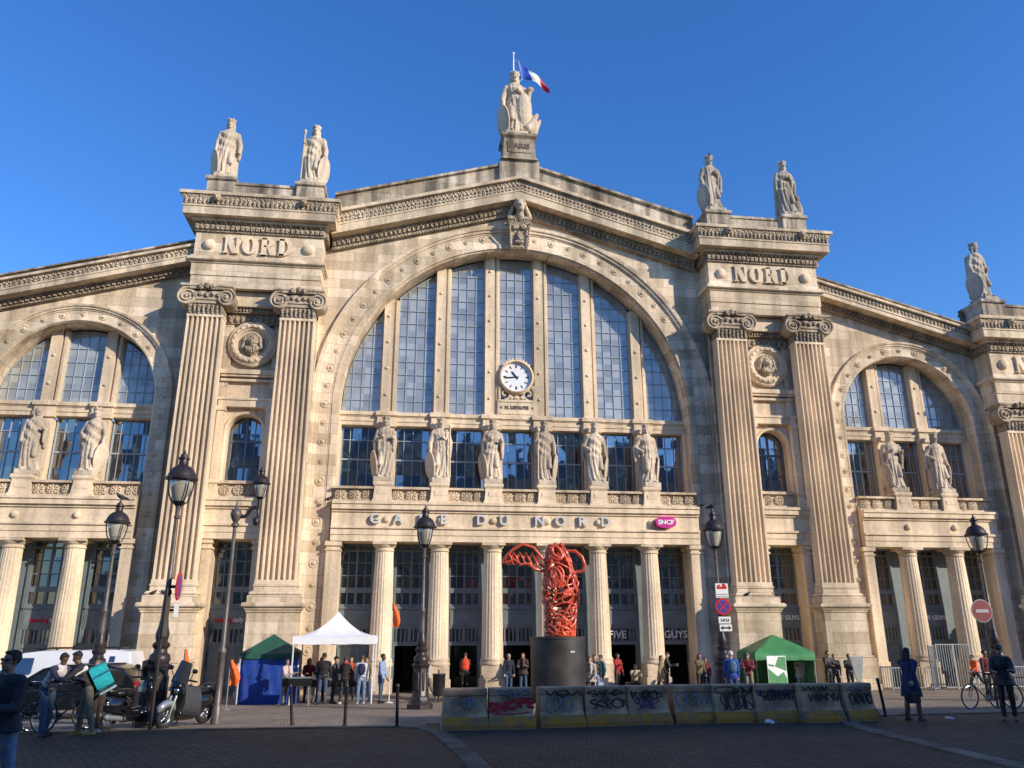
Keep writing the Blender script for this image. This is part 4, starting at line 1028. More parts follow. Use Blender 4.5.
def pavilion(cx, dz, window_=True, medal=True, zb=4.74):
    zt = 17.40 + dz; ya = -1.30
    xl, xr = cx-2.18, cx+2.18          # pilaster centres
    hw = 3.12
    # core behind the pilasters, with openings
    mb = MB(); y = -.48
    ow = .98
    if window_:
        mb.box(cx-3.05, cx-ow, y, .9, 0, zt+1.4); mb.box(cx+ow, cx+3.05, y, .9, 0, zt+1.4)
        mb.box(cx-ow, cx+ow, y, .9, 6.9, 8.7)
        # wall over the arched window
        mb2 = MB(); r = .82; zc = 11.90; n = 24
        for i in range(n):
            a = cx - ow + 2*ow*i/n; b = cx - ow + 2*ow*(i+1)/n
            f = lambda x: zc + math.sqrt(max(0, r*r - (x-cx)**2)) if abs(x-cx) < r else 9.3
            za, zb_ = f(a), f(b)
            if abs((a+b)/2-cx) >= r: za = zb_ = 8.7
            mb2.add([(a, y+.12, za), (b, y+.12, zb_), (b, y+.12, zt+1.4), (a, y+.12, zt+1.4)], [(0, 1, 2, 3)])
        mb2.arch(cx, zc, [(r, .5), (r, y+.10), (r+.05, y+.06), (r+.13, y+.05), (r+.15, y+.11)], 9.45, 24)
        part(mb2, 'niche_wall', M['plain'], recalc=False)
    else:
        mb.box(cx-3.05, cx+3.05, y, .9, 0, zt+1.4)
    part(mb, 'pavilion_wall', M['stone'])
    pilaster(xl, zb, zt, -1.42); pilaster(xr, zb, zt, -1.42)
    if window_:
        window(cx-.80, cx+.80, 9.5, lambda x: 11.90 + math.sqrt(max(0, .81**2 - (x-cx)**2)), .25, [cx-.4, cx, cx+.4], [10.4, 11.5], M['glass_mid'], M['bar_dark'], .022, .06, thick=(cx, 11.5))
        mb = MB()
        for s in (-1, 1):
            x = cx + s*1.14; mb.box(x-.17, x+.17, y-.22, .2, 8.6, 12.95); mb.bbox(x-.23, x+.23, y-.28, .2, 9.30, 9.46, .02); mb.bbox(x-.22, x+.22, y-.27, .2, 8.6, 9.05, .02); mb.bbox(x-.23, x+.23, y-.28, .2, 12.80, 13.02, .02)
        mb.box(cx-1.31, cx+1.31, y-.20, .2, 13.02, 13.35); mb.box(cx-1.36, cx+1.36, y-.25, .2, 13.35, 13.46)
        part(mb, 'window_surround', M['plain'])
        mb = MB(); mb.box(cx-.97, cx+.97, y-.1, .3, 8.602, 8.74); mb.box(cx-.97, cx+.97, y-.12, .3, 9.32, 9.46); mb.box(cx-.97, cx+.97, y+.06, .3, 8.74, 9.32)
        for i in range(3): rosette(mb, cx-.62 + .62*i, 9.03, y+.0, .22)
        part(mb, 'balustrade', M['trim'])
        order(cx-1.315, cx+1.315, [], -.36)
        for s in (-1, 1):
            mb = MB(); mb.box(cx+s*1.12-.20, cx+s*1.12+.20, y-.14, .8, 0, 6.75); mb.bbox(cx+s*1.12-.26, cx+s*1.12+.26, y-.2, .8, 6.3, 6.42, .02); mb.bbox(cx+s*1.12-.27, cx+s*1.12+.27, y-.21, .8, 6.55, 6.753, .02); part(mb, 'doorway_jamb', M['plain'])
        shopfront(cx-.92, cx+.92, .55, solid=True)
    # string course, medallion, carved band
    if medal:
        mb = MB(); z = 14.55 + dz
        mb.box(cx-1.33, cx+1.33, y-.10, .2, z-.22, z-.10); mb.box(cx-1.33, cx+1.33, y-.18, .2, z+.0, z+.12); mb.box(cx-1.33, cx+1.33, y-.26, .2, z+.12, z+.34)
        part(mb, 'string_course', M['plain'])
        z = 16.28 + dz
        mb = MB(); mb.disc(cx, z, y, [(1.20, -.02), (1.20, .07), (1.14, .13), (1.08, .14), (.98, .24), (.84, .26), (.80, .17), (.74, .15), (.70, .06), (.2, .05)], 40)
        for i in range(20): mb.ell((cx + .91*math.cos(PI*i/10), y-.25, z + .91*math.sin(PI*i/10)), (.075, .05, .075), 8, 6)
        o = part(mb, 'medallion', M['plain'], ang=35)
        mb = MB(); yy = y-.20
        mb.ell((cx, yy, z+.05), (.27, .26, .36)); mb.cap((cx, yy-.26, z+.08), (cx, yy-.32, z-.06), .04, .06); mb.cap((cx-.17, yy-.19, z+.13), (cx+.17, yy-.19, z+.13), .05, .05)
        for i in range(9):
            a = PI*i/8; mb.ell((cx + .36*math.cos(a), yy+.03, z + .12 + .33*math.sin(a)), (.13, .16, .13), 8, 6)
        for i in range(5): mb.ell((cx-.24 + .12*i, yy-.10, z-.30 - .12*math.sin(PI*i/4)), (.09, .13, .16), 8, 6)
        mb.cap((cx-.2, yy, z-.3), (cx, yy, z-.55), .14, .10); mb.cap((cx+.2, yy, z-.3), (cx, yy, z-.55), .14, .10); mb.ell((cx, y-.05, z), (.62, .06, .62))
        for s in (-1, 1):
            for j in range(3): mb.ell((cx + s*(.38 + .03*j), yy+.03, z - .12*j), (.10, .13, .10), 8, 6)
        remesh(mb, 'carved_head', .03, M['carved_lt'], o, .012, 8)
    mb = MB(); mb.box(cx-1.32, cx+1.32, y-.06, .3, zt-.10, zt+.45); n = 9
    for i in range(n): mb.ell((cx-1.17 + 2.34*i/(n-1), y-.08, zt+.12), (.11, .09, .17), 8, 6)
    mb.box(cx-1.32, cx+1.32, y-.22, .3, zt+.45, zt+.72)
    for i in range(16): mb.ell((cx-1.2 + 2.4*i/15, y-.24, zt+.60), (.06, .06, .10), 8, 6)
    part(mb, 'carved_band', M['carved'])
    mb = MB(); mb.box(cx-1.32, cx+1.32, y-.42, .3, zt+.72, zt+1.50); mb.box(cx-1.32, cx+1.32, y-.52, .3, zt+1.50, zt+1.62); part(mb, 'lintel', M['plain'])
    # architrave, lettered frieze, cornice
    z = zt + 1.50
    mb = MB(); mb.box(cx-hw, cx+hw, ya, .8, z, z+.62); mb.box(cx-hw-.03, cx+hw+.03, ya-.05, .8, z+.62, z+1.26); mb.bbox(cx-hw-.10, cx+hw+.10, ya-.12, .8, z+1.26, z+1.36, .02); mb.bbox(cx-hw-.22, cx+hw+.22, ya-.26, .8, z+1.36, z+1.54, .04); mb.box(cx-hw-.10, cx+hw+.10, ya-.12, .8, z+1.54, z+1.66)
    mb.box(cx-hw, cx+hw, ya, .8, z+1.66, z+2.98)
    fr = part(mb, 'pavilion_entablature', M['stone'])
    zf = z + 1.84
    tx = MB(); h = .93; x = cx - 1.72
    for ch in 'NORD': x += serif(tx, ch, x, zf, h, ya, .13) + .11*h
    part(tx, 'nord_lettering', M['plain'], fr)
    for s in (-1, 1): mb = MB(); mb.disc(cx + s*2.42, zf+.45, ya, [(.30, -.01), (.29, .05), (.25, .13), (.16, .19), (.05, .21)], 24); part(mb, 'round_boss', M['plain'], fr, 50)
    zd = z + 2.98
    mb = MB(); mb.box(cx-hw-.06, cx+hw+.06, ya-.10, .8, zd, zd+.62); 
    nn = 21
    def ringpts(e, n_):
        out = []
        for i in range(n_): out.append((cx - hw - .06 + (2*hw+.12)*(i+.5)/n_, ya-.10, 0))
        return out
    for (x, yy, _) in ringpts(0, 26): mb.box(x-.08, x+.08, yy-.10, yy+.02, zd+.10, zd+.34); mb.disc(x+.14, zd+.47, yy-.05, [(.07, -.02), (.06, .07), (.02, .09)], 6)
    for s in (-1, 1):
        for k in range(6):
            yk = ya + .1 + .22*k; xx = cx + s*(hw+.06)
            mb.box(min(xx, xx+s*.16), max(xx, xx+s*.16), yk-.07, yk+.07, zd+.10, zd+.34)
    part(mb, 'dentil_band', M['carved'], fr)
    mb = MB(); mb.box(cx-hw-.22, cx+hw+.22, ya-.28, .8, zd+.52, zd+.68)
    mb.bbox(cx-hw-.60, cx+hw+.60, ya-.62, .9, zd+.68, zd+1.20, .01); mb.box(cx-hw-.64, cx+hw+.64, ya-.66, .9, zd+1.10, zd+1.197)
    mb.rings([[(cx-hw-e, ya-e, q), (cx+hw+e, ya-e, q), (cx+hw+e, .9, q), (cx-hw-e, .9, q)] for e, q in ((.64, zd+1.70), (.80, zd+1.72), (.82, zd+1.86), (.78, zd+1.90))])
    co = part(mb, 'pavilion_cornice', M['trim'])
    mb = MB(); mb.rings([[(cx-hw-e, ya-e, q), (cx+hw+e, ya-e, q), (cx+hw+e, .88, q), (cx-hw-e, .88, q)] for e, q in ((.58, zd+1.19), (.60, zd+1.3), (.66, zd+1.55), (.74, zd+1.705))])
    for i in range(34):
        x = cx - hw - .6 + (2*hw+1.2)*(i+.5)/34; mb.ell((x, ya-.64, zd+1.42), (.075, .07, .17), 6, 6); mb.box(x-.045, x+.045, ya-.70, ya-.5, zd+1.21, zd+1.29)
    for s in (-1, 1):
        for i in range(8): mb.ell((cx + s*(hw+.62), ya - .45 + .25*i, zd+1.42), (.07, .075, .17), 6, 6)
        mb.ell((cx + s*2.10, ya-.80, zd+1.55), (.19, .20, .21), 10, 8); mb.ell((cx + s*2.10, ya-.96, zd+1.48), (.10, .10, .09), 8, 6)
    part(mb, 'carved_band', M['carved_lt'], co, 40)
    # attic with two statue pedestals
    za = zd + 1.89
    mb = MB(); mb.box(cx-2.9, cx+2.9, ya+.25, .7, za, za+1.02); mb.box(cx-2.95, cx+2.95, ya+.18, .75, za+1.02, za+1.16)
    at = part(mb, 'attic', M['coping'])
    for s in (-1, 1):
        mb = MB(); x = cx + s*2.24
        mb.bbox(x-.74, x+.74, ya-.02, .6, za, za+.20, .02); mb.box(x-.68, x+.68, ya+.05, .55, za+.20, za+1.14); mb.box(x-.44, x+.44, ya+.02, .5, za+.36, za+.98); mb.bbox(x-.78, x+.78, ya-.06, .6, za+1.14, za+1.36, .04); part(mb, 'attic_pedestal', M['coping'], at)
    return za + 1.36
PZ = pavilion(-13.36, 0); pavilion(13.36, 0)
PE = pavilion(29.22, -4.55, window_=False)
# roof ridge pedestal for the crowning figure
mb = MB()
mb.box(-1.12, 1.12, -.72, .8, 26.3, 27.72); mb.rings([[(-w, -d-.1, z), (w, -d-.1, z), (w, d, z), (-w, d, z)] for w, d, z in ((1.02, .80, 27.72), (.98, .76, 27.86), (.92, .70, 27.9), (.86, .66, 29.1), (.90, .70, 29.14), (1.0, .80, 29.24), (1.0, .80, 29.40), (.9, .7, 29.42))])
mb.box(-.66, .66, -.835, -.7, 28.18, 28.92)
o = part(mb, 'crowning_pedestal', M['coping'])
mb = MB(); text_mb(mb, 'PARIS', .46, 0, -.835, 28.56, .03, .012); part(mb, 'paris_lettering', M['inscription'], o)

# --- name of the station on the frieze ------------------------------------
NM = None
mb = MB()
LX = {'G': -6.99}
for ch, x in (('G', -6.98), ('A', -5.9), ('R', -4.72), ('E', -3.74), ('D', -1.92), ('U', -.82), ('N', .92), ('O', 1.95), ('R', 3.04), ('D', 4.2)):
    mb = MB(); text_mb(mb, ch, .66, x, -.44, 7.78, .12, .014); part(mb, 'letter', M['lettergrey'])
    if ch == 'G': pass
# pink operator sign
mb = MB(); pts = [(7.21 + .52*math.copysign(abs(math.cos(a))**.8, math.cos(a)), 7.80 + .28*math.copysign(abs(math.sin(a))**.8, math.sin(a))) for a in [2*PI*i/36 for i in range(36)]]
mb.xz(pts, -.72, -.42); o = part(mb, 'operator_sign', M['magenta'])
mb = MB(); text_mb(mb, 'SNCF', .30, 7.2, -.72, 7.79, .02, .012, sx=1.12); part(mb, 'operator_lettering', M['white'], o)
# shop lettering
def shoptext(bits, z, y, size):
    for s, x, mat, sx in bits:
        mb = MB(); text_mb(mb, s, size, x, y, z, .04, .006, sx=sx); part(mb, 'shop_lettering', mat)
M['redlit'] = simple('sign_red', (.62, .015, .02), .5)
for x in (-21.35, -13.30): shoptext((("monop'", x-.26, M['redlit'], 1.0), ('daily', x+.32, M['white'], 1.0)), 3.22, .86 if x < -15 else .40, .29)
for x in (21.8, 13.5): shoptext((('FIVE GUYS', x, M['white'], 1.0),), 3.28, .86 if x > 15 else .40, .30)
shoptext((('GUYS', 7.90, M['white'], 1.0),), 2.5, .9, .48); shoptext((('FIVE', 4.95, M['white'], 1.0),), 2.5, .9, .48)

# --- clock ------------------------------------------------------------------
cxk, czk, yk = -.02, 15.52, .86
mb = MB()
mb.xz([(-1.02, 13.36), (1.02, 13.36), (1.0, 14.26), (-1.0, 14.26)], yk-.10, 1.25); mb.box(-.88, .88, yk-.14, yk, 14.12, 14.20); mb.box(-.88, .88, yk-.14, yk, 13.46, 13.54)
mb.disc(cxk, czk, yk, [(.97, -.3), (.97, .06), (.95, .10), (.91, .12), (.89, .22), (.84, .24), (.80, .14), (.78, .02)], 40)
for i in range(9): mb.ell((cxk + .98*math.cos(PI*(.25 + .5*i/8)), yk-.05, czk + 1.0*math.sin(PI*(.25 + .5*i/8))), (.06, .08, .06), 8, 6)
for s in (-1, 1):
    pts = []
    for i in range(24):
        t = i/23; a = PI*1.5 - s*(2.2*t*PI); r = .26*(1-t)+.05; pts.append((s*.62 + r*math.cos(a), yk-.02, 14.58 + r*math.sin(a)))
    mb.tube(pts, .06, 6); mb.cap((s*.92, yk, 14.35), (s*.94, yk, 15.1), .09, .06); mb.ell((s*.30, yk, 14.40), (.14, .1, .12), 8, 6); mb.ell((s*.88, yk, 14.9), (.13, .1, .2), 8, 6)
mb.ell((0, yk, 14.38), (.18, .12, .14), 8, 6)
CK = part(mb, 'wall_clock', M['plain'], ang=40)
mb = MB(); mb.disc(cxk, czk, yk-.03, [(.79, -.02), (.79, .02)], 40); part(mb, 'clock_face', M['clockface'], CK)
for i in range(12):
    mb = MB(); a = PI*i/6; sx, cz_ = math.sin(a), math.cos(a); px, pz = cxk + .60*sx, czk + .60*cz_
    d1 = (sx*.085, cz_*.085); n1 = (cz_*.022, -sx*.022)
    for off in ((-.032, 0, .032) if i % 3 == 0 else (-.018, .018)):
        qx, qz = px + cz_*off, pz - sx*off
        mb.xz([(qx - d1[0] - n1[0]*.5, qz - d1[1] - n1[1]*.5), (qx + d1[0] - n1[0]*.5, qz + d1[1] - n1[1]*.5), (qx + d1[0] + n1[0]*.5, qz + d1[1] + n1[1]*.5), (qx - d1[0] + n1[0]*.5, qz - d1[1] + n1[1]*.5)], yk-.062, yk-.05)
    part(mb, 'clock_numeral', M['black'], CK)
for L, w, ang, d in ((.42, .035, 322, .07), (.66, .024, 264, .085)):
    mb = MB(); a = R(ang); s_, c_ = math.sin(a), math.cos(a)
    mb.xz([(cxk - s_*.14 - c_*w, czk - c_*.14 + s_*w), (cxk + s_*L*.7 - c_*w*1.4, czk + c_*L*.7 + s_*w*1.4), (cxk + s_*L, czk + c_*L), (cxk + s_*L*.7 + c_*w*1.4, czk + c_*L*.7 - s_*w*1.4), (cxk - s_*.14 + c_*w, czk - c_*.14 - s_*w)], yk-d-.01, yk-d); part(mb, 'clock_hand', M['black'], CK)
mb = MB(); text_mb(mb, 'H. LEPAUTE', .24, 0, yk-.10, 13.82, .03, .012)
for s in (-1, 1):
    pts = [(s*.82 + (.085 if i % 2 == 0 else .035)*math.sin(PI*i/5), 13.82 + (.085 if i % 2 == 0 else .035)*math.cos(PI*i/5)) for i in range(10)]
    mb.xz(pts[::-1], yk-.12, yk-.09)
part(mb, 'clock_plate_lettering', M['inscription'], CK)

# --- statues --------------------------------------------------------------
gal = [(-6.68, 'L', None, (3, 1), 'gallery statue leftmost of six under the great arch, book held to her right side', 10),
       (-3.96, 'L', 'R', (0, 3), 'gallery statue second from left under the great arch, hand at chest, staff', 12),
       (-1.32, 'L', None, (3, 1), 'gallery statue left of centre below the clock, round shield at its left foot', 0),
       (1.32, 'R', 'L', (1, 0), 'gallery statue right of centre below the clock, arm raised on a staff', -6),
       (3.96, 'R', None, (2, 0), 'gallery statue second from right under the great arch, hand on hip', -4),
       (6.68, 'R', None, (2, 0), 'gallery statue rightmost of six under the great arch, cloak swept to its left', -22)]
for i, (x, sh, stf, arm, lab, turn) in enumerate(gal):
    statue('stone_statue', lab, (x, .10, 9.60), 3.32, M['statue'], 11+i, R((-6, 5, -3, 4, 6, 10)[i]), 'statues along the gallery', sh, stf, arm, True, turn)
for i, (x, sh, stf, arm, lab, turn, cr) in enumerate([
    (-22.92, None, None, (0, 1), 'left wing gallery statue, bare headed and leaning, left of its neighbour', 25, False),
    (-20.30, 'R', None, (2, 0), 'left wing gallery statue with crown and big oval shield at its side', 15, True),
    (20.30, 'L', None, (3, 1), 'right wing gallery statue with shield at lower left', -10, True),
    (22.92, 'R', None, (2, 0), 'right wing gallery statue nearest the right pavilion, shield at lower right', 0, True)]):
    statue('stone_statue', lab, (x, .10, 9.60), 3.32, M['statue'], 31+i, R((8, -4, -8, 6)[i]), 'statues along the gallery', sh, stf, arm, cr, turn)
for i, (x, z, sh, stf, arm, lab, turn, rz, mt) in enumerate([
    (-15.60, PZ, 'L', None, (0, 0), 'rooftop statue leftmost, standing on the left pavilion with a shield by her right foot', -8, 8, 'statue'),
    (-11.12, PZ, 'R', 'L', (1, 0), 'rooftop statue on the left pavilion raising a short staff in its right hand', 10, -6, 'statue'),
    (11.12, PZ, 'L', None, (0, 3), 'rooftop statue on the right pavilion with shield at lower left and spiked crown', 10, 6, 'statue_grey'),
    (15.60, PZ, None, None, (3, 3), 'rooftop statue on the right pavilion with both hands folded at the waist and long cloak', 0, 2, 'statue_grey'),
    (26.98, PE, 'L', None, (0, 2), 'rooftop statue at far right edge standing lower with an oval shield under its hand', 20, 10, 'statue_grey')]):
    ex = None
    if i == 3: ex = lambda mb, P, k: [mb.ell(P(.34, 0, .25), (.16*k, .15*k, .34*k)), mb.ell(P(.34, -.02, .62), (.09*k, .1*k, .12*k))]
    statue('stone_statue', lab, (x, -.62, z), 3.78, M[mt], 51+i, R(rz), 'statues on the roofline', sh, stf, arm, True, turn, extra=ex)
def paris_extra(mb, P, k):
    mb.ell(P(.40, -.05, .30), (.17*k, .16*k, .36*k)); mb.cap(P(.30, -.2, .15), P(.52, -.1, .62), .10*k, .06*k); mb.cap(P(.27, -.16, .75), P(.36, -.1, 1.30), .07*k, .05*k); mb.ell(P(.37, -.1, 1.36), (.10*k, .08*k, .08*k)); mb.ell(P(.2, -.16, .7), (.2*k, .12*k, .5*k))
    mb.cap(P(.45, .0, .1), P(.60, -.05, .5), .09*k, .05*k)
statue('crowning_statue', 'largest statue on the gable top, crowned woman holding a round shield, flag behind', (-.14, -.05, 29.42), 4.55, M['statue'], 77, R(2), None, 'L', None, (0, 3), True, 4, extra=paris_extra, base=.2)

# --- flag -----------------------------------------------------------------
fl = empty('flagpole', (-.12, .62, 27.6), 0, 'french tricolour flag flying from a thin white pole behind the crowning statue', 'flag')
mb = MB(); mb.lathe([(.055, 0), (.045, 7.7), (.03, 8.35)], (0, 0, 0), 10); mb.ell((0, 0, 8.42), (.07, .07, .09), 8, 6); mb.build('pole', M['white'], fl, True)
for i, mt in enumerate(('flagblue', 'flagwhite', 'flagred')):
    mb = MB(); n = 10; vs = []; fs = []
    for a in range(n+1):
        for b in range(13):
            u = (i + a/n)/3; v = b/12
            x = .42 + 1.62*u; z = 7.90 - 1.22*v*(1 - .62*u) - 1.55*u**1.15 + .06*math.sin(u*9 + v*2); y = .16*math.sin(u*8 + v*1.5) + .09*math.sin(v*5 + u*3)
            x += -.10*(1-u)*(1 - v*.0) + .22*v
            vs.append((x, y, z))
    for a in range(n):
        for b in range(12): fs.append((a*13+b, a*13+b+1, (a+1)*13+b+1, (a+1)*13+b))
    mb.add(vs, fs); mb.build(('blue_stripe', 'white_stripe', 'red_stripe')[i], M[mt], fl, False, 80)
mb = MB(); mb.tube([(0, 0, 7.95), (.3, 0, 7.92), (.55, 0, 6.66), (.03, 0, 6.0)], .012, 5); mb.build('halyard', M['white'], fl, True)
# ------------------------------------------------------------------ ground, paving
def paving_mat(name, c1, c2, mortar, w, h, rough, stain=.35, mort=.02, bump=.5, rot=0):
    m, nt, N, L, b = nmat(name)
    g = N.new('ShaderNodeNewGeometry')
    mpn = N.new('ShaderNodeMapping'); mpn.inputs['Rotation'].default_value = (0, 0, R(rot)); L.new(g.outputs['Position'], mpn.inputs[0])
    wq = N.new('ShaderNodeTexNoise'); wq.inputs['Scale'].default_value = .8; L.new(g.outputs['Position'], wq.inputs['Vector'])
    wb = N.new('ShaderNodeVectorMath'); wb.operation = 'SCALE'; wb.inputs['Scale'].default_value = .12; L.new(wq.outputs['Color'], wb.inputs[0])
    ad = N.new('ShaderNodeVectorMath'); ad.operation = 'ADD'; L.new(mpn.outputs[0], ad.inputs[0]); L.new(wb.outputs[0], ad.inputs[1])
    br = N.new('ShaderNodeTexBrick'); L.new(ad.outputs[0], br.inputs['Vector']); br.inputs['Scale'].default_value = 1
    br.inputs['Brick Width'].default_value = w; br.inputs['Row Height'].default_value = h; br.inputs['Mortar Size'].default_value = mort; br.inputs['Mortar Smooth'].default_value = .4
    br.inputs['Color1'].default_value = (*c1, 1); br.inputs['Color2'].default_value = (*c2, 1); br.inputs['Mortar'].default_value = (*mortar, 1)
    n1 = N.new('ShaderNodeTexNoise'); n1.inputs['Scale'].default_value = .45; n1.inputs['Detail'].default_value = 6; n1.inputs['Roughness'].default_value = .65; L.new(g.outputs['Position'], n1.inputs['Vector'])
    n2 = N.new('ShaderNodeTexNoise'); n2.inputs['Scale'].default_value = 11; n2.inputs['Detail'].default_value = 4; L.new(g.outputs['Position'], n2.inputs['Vector'])
    s = math_(N, L, 'MULTIPLY', n1.outputs['Fac'], n2.outputs['Fac'])
    mp = N.new('ShaderNodeMapRange'); mp.inputs['From Min'].default_value = .12; mp.inputs['From Max'].default_value = .4; mp.inputs['To Min'].default_value = 1-stain; mp.inputs['To Max'].default_value = 1+stain; L.new(s, mp.inputs['Value'])
    v = N.new('ShaderNodeVectorMath'); v.operation = 'SCALE'; L.new(br.outputs['Color'], v.inputs[0]); L.new(mp.outputs['Result'], v.inputs['Scale']); L.new(v.outputs[0], b.inputs['Base Color'])
    setp(b, Roughness=rough, Specular_IOR_Level=.3)
    bp = N.new('ShaderNodeBump'); bp.inputs['Strength'].default_value = bump; bp.inputs['Distance'].default_value = .02
    h_ = math_(N, L, 'SUBTRACT', n2.outputs['Fac'], math_(N, L, 'MULTIPLY', br.outputs['Fac'], 2)); L.new(h_, bp.inputs['Height']); L.new(bp.outputs['Normal'], b.inputs['Normal'])
    return m
M['cobble'] = paving_mat('road_setts', (.118,.083,.050), (.068,.049,.031), (.028,.021,.014), .20, .13, .72, .45, .018, .8, 12)
M['pave'] = paving_mat('forecourt_setts', (.36,.285,.205), (.25,.20,.15), (.13,.105,.08), .16, .11, .85, .35, .014, .6, -8)
YS = [-400, -120, -60, -45, -40, -36, -32, -30, -28, -26, -24, -22, -20, -18, -16, -14, -12, -10, -8, -6, -4, 0, 14, 60, 400]
def sheet(name, xl, xr, ys, dz, mat, kind='structure', nx=1):
    """strip of ground following the fall of the square; xl, xr are numbers or functions of y"""
    mb = MB(); f = lambda q, y: q(y) if callable(q) else q
    for a, b in zip(ys, ys[1:]):
        mb.add([(f(xl, a), a, G(a)+dz), (f(xr, a), a, G(a)+dz), (f(xr, b), b, G(b)+dz), (f(xl, b), b, G(b)+dz)], [(0, 1, 2, 3)])
    return tag(mb.build(name, mat), kind=kind)
sheet('ground', -400, 400, YS, 0, M['cobble'])
sheet('forecourt_pavement', -60, -4.9, [-18.9, -18, -16, -14, -12, -10, -8, -6, -4, 0, .4], .006, M['pave'])
sheet('forecourt_pavement', -4.9, 60, [-18.0, -16, -14, -12, -10, -8, -6, -4, 0, .4], .006, M['pave'])
def kerb(name, pts, w, z, h):
    mb = MB(); L = []
    for i, p in enumerate(pts):
        a = Vector(pts[max(i-1, 0)]); b = Vector(pts[min(i+1, len(pts)-1)]); t = (b-a).normalized(); n = Vector((-t.y, t.x))
        L.append((Vector(p) + n*w/2, Vector(p) - n*w/2))
    rs = [[(l.x, l.y, G(l.y)+z-h), (r.x, r.y, G(r.y)+z-h), (r.x, r.y, G(r.y)+z), (l.x, l.y, G(l.y)+z)] for l, r in L]
    mb.rings(rs); return tag(mb.build(name, M['kerb'], None, True), kind='structure')
kerb('kerb', [(-60, -18.95), (-40, -18.95), (-20, -18.95), (-14, -18.95), (-9, -18.93), (-6.2, -18.97), (-5.4, -19.25), (-4.95, -19.8), (-4.72, -20.6), (-4.62, -21.4), (-4.5, -22.6), (-4.38, -24), (-4.3, -25.5), (-4.2, -28), (-4.1, -33)], .34, .03, .2)
kerb('kerb', [(60, -18.05), (40, -18.05), (20, -18.05), (9, -18.05), (6.6, -18.3), (5.4, -19.0), (4.75, -20.0), (4.40, -21.0), (4.15, -22.5), (3.95, -24.5), (3.76, -26.8), (3.6, -33)], .34, .03, .2)
# low steps along the station front
mb = MB()
tag(mb.build('x', M['kerb']), kind='structure') if False else None

# ------------------------------------------------------------------ buildings across the street
def apartment(x0, x1, H, y, label, seed):
    b = empty('apartment_building', (x0, y, 0), 0, label, 'building')
    w = x1-x0; mb = MB(); mb.box(0, w, -14, 0, 0, H-4.4)
    for z in (4.4, H-7.6, H-4.6): mb.box(-.02, w+.02, 0, .35, z, z+.3)
    mb.build('wall', M['facade_far'], b, True)
    mb = MB(); mb.add([(0, .2, H-4.39), (w, .2, H-4.39), (w, -1.5, H), (0, -1.5, H), (w, -13, H), (0, -13, H), (w, -14, H-4.39), (0, -14, H-4.39)], [(0, 1, 2, 3), (3, 2, 4, 5), (5, 4, 6, 7), (0, 3, 5, 7), (1, 6, 4, 2)])
    mb.build('roof', M['zinc'], b, True)
    rnd = random.Random(seed)
    mb = MB(); mb.box(-.55, .55, -.02, .05, 0, 2.3); g0 = mb.mesh('window'); g0.materials.append(M['glass_mid'])
    n = int(w/3.0); k = int((H-5)/3.5)
    for i in range(n):
        for j in range(k):
            o = bpy.data.objects.new('window', g0); col.objects.link(o); o.parent = b; o.location = (w*(i+.5)/n, .01, 1.2 + 3.5*j)
apartment(-40, -12, 24.6, -56, 'pale stone apartment block across the street, left of the viewer', 1)
apartment(-12, 16, 26.0, -56, 'pale stone apartment block across the street, straight behind the viewer', 2)
apartment(16.0, 44.8, 25.9, -56, 'pale stone apartment block across the street, right behind the viewer', 3)
apartment(44.8, 80, 28.1, -56, 'tallest pale apartment block across the street, far right behind the viewer', 4)

# ------------------------------------------------------------------ lamp posts
def lantern(root, x, y, z, s=1.0):
    gl = MB(); gl.lathe([(.13*s, .10*s), (.19*s, .25*s), (.245*s, .45*s), (.265*s, .60*s), (.25*s, .66*s)], (x, y, z), 24); g = gl.build('lamp_glass', M['lampglass'], root, True, 60)
    fr = MB()
    fr.lathe([(.05*s, -.05*s), (.09*s, 0), (.14*s, .06*s), (.15*s, .10*s), (.12*s, .11*s)], (x, y, z), 20)
    for i in range(4):
        a = PI/4 + PI/2*i
        fr.tube([(x + r*s*math.cos(a), y + r*s*math.sin(a), z + q*s) for r, q in ((.10, .02), (.22, .10), (.30, .28), (.345, .50), (.36, .66))], .019*s, 6)
    fr.build('lantern_frame', M['black'], root, True, 50)
    cp = MB(); cp.lathe([(.30*s, .64*s), (.40*s, .66*s), (.405*s, .70*s), (.36*s, .73*s), (.33*s, .82*s), (.27*s, .93*s), (.19*s, 1.0*s), (.13*s, 1.03*s), (.115*s, 1.05*s), (.11*s, 1.18*s), (.145*s, 1.20*s), (.145*s, 1.23*s), (.10*s, 1.25*s), (.09*s, 1.31*s), (.04*s, 1.35*s), (.02*s, 1.44*s)], (x, y, z), 28)
    cp.build('lantern_cap', M['iron'], root, True, 35)
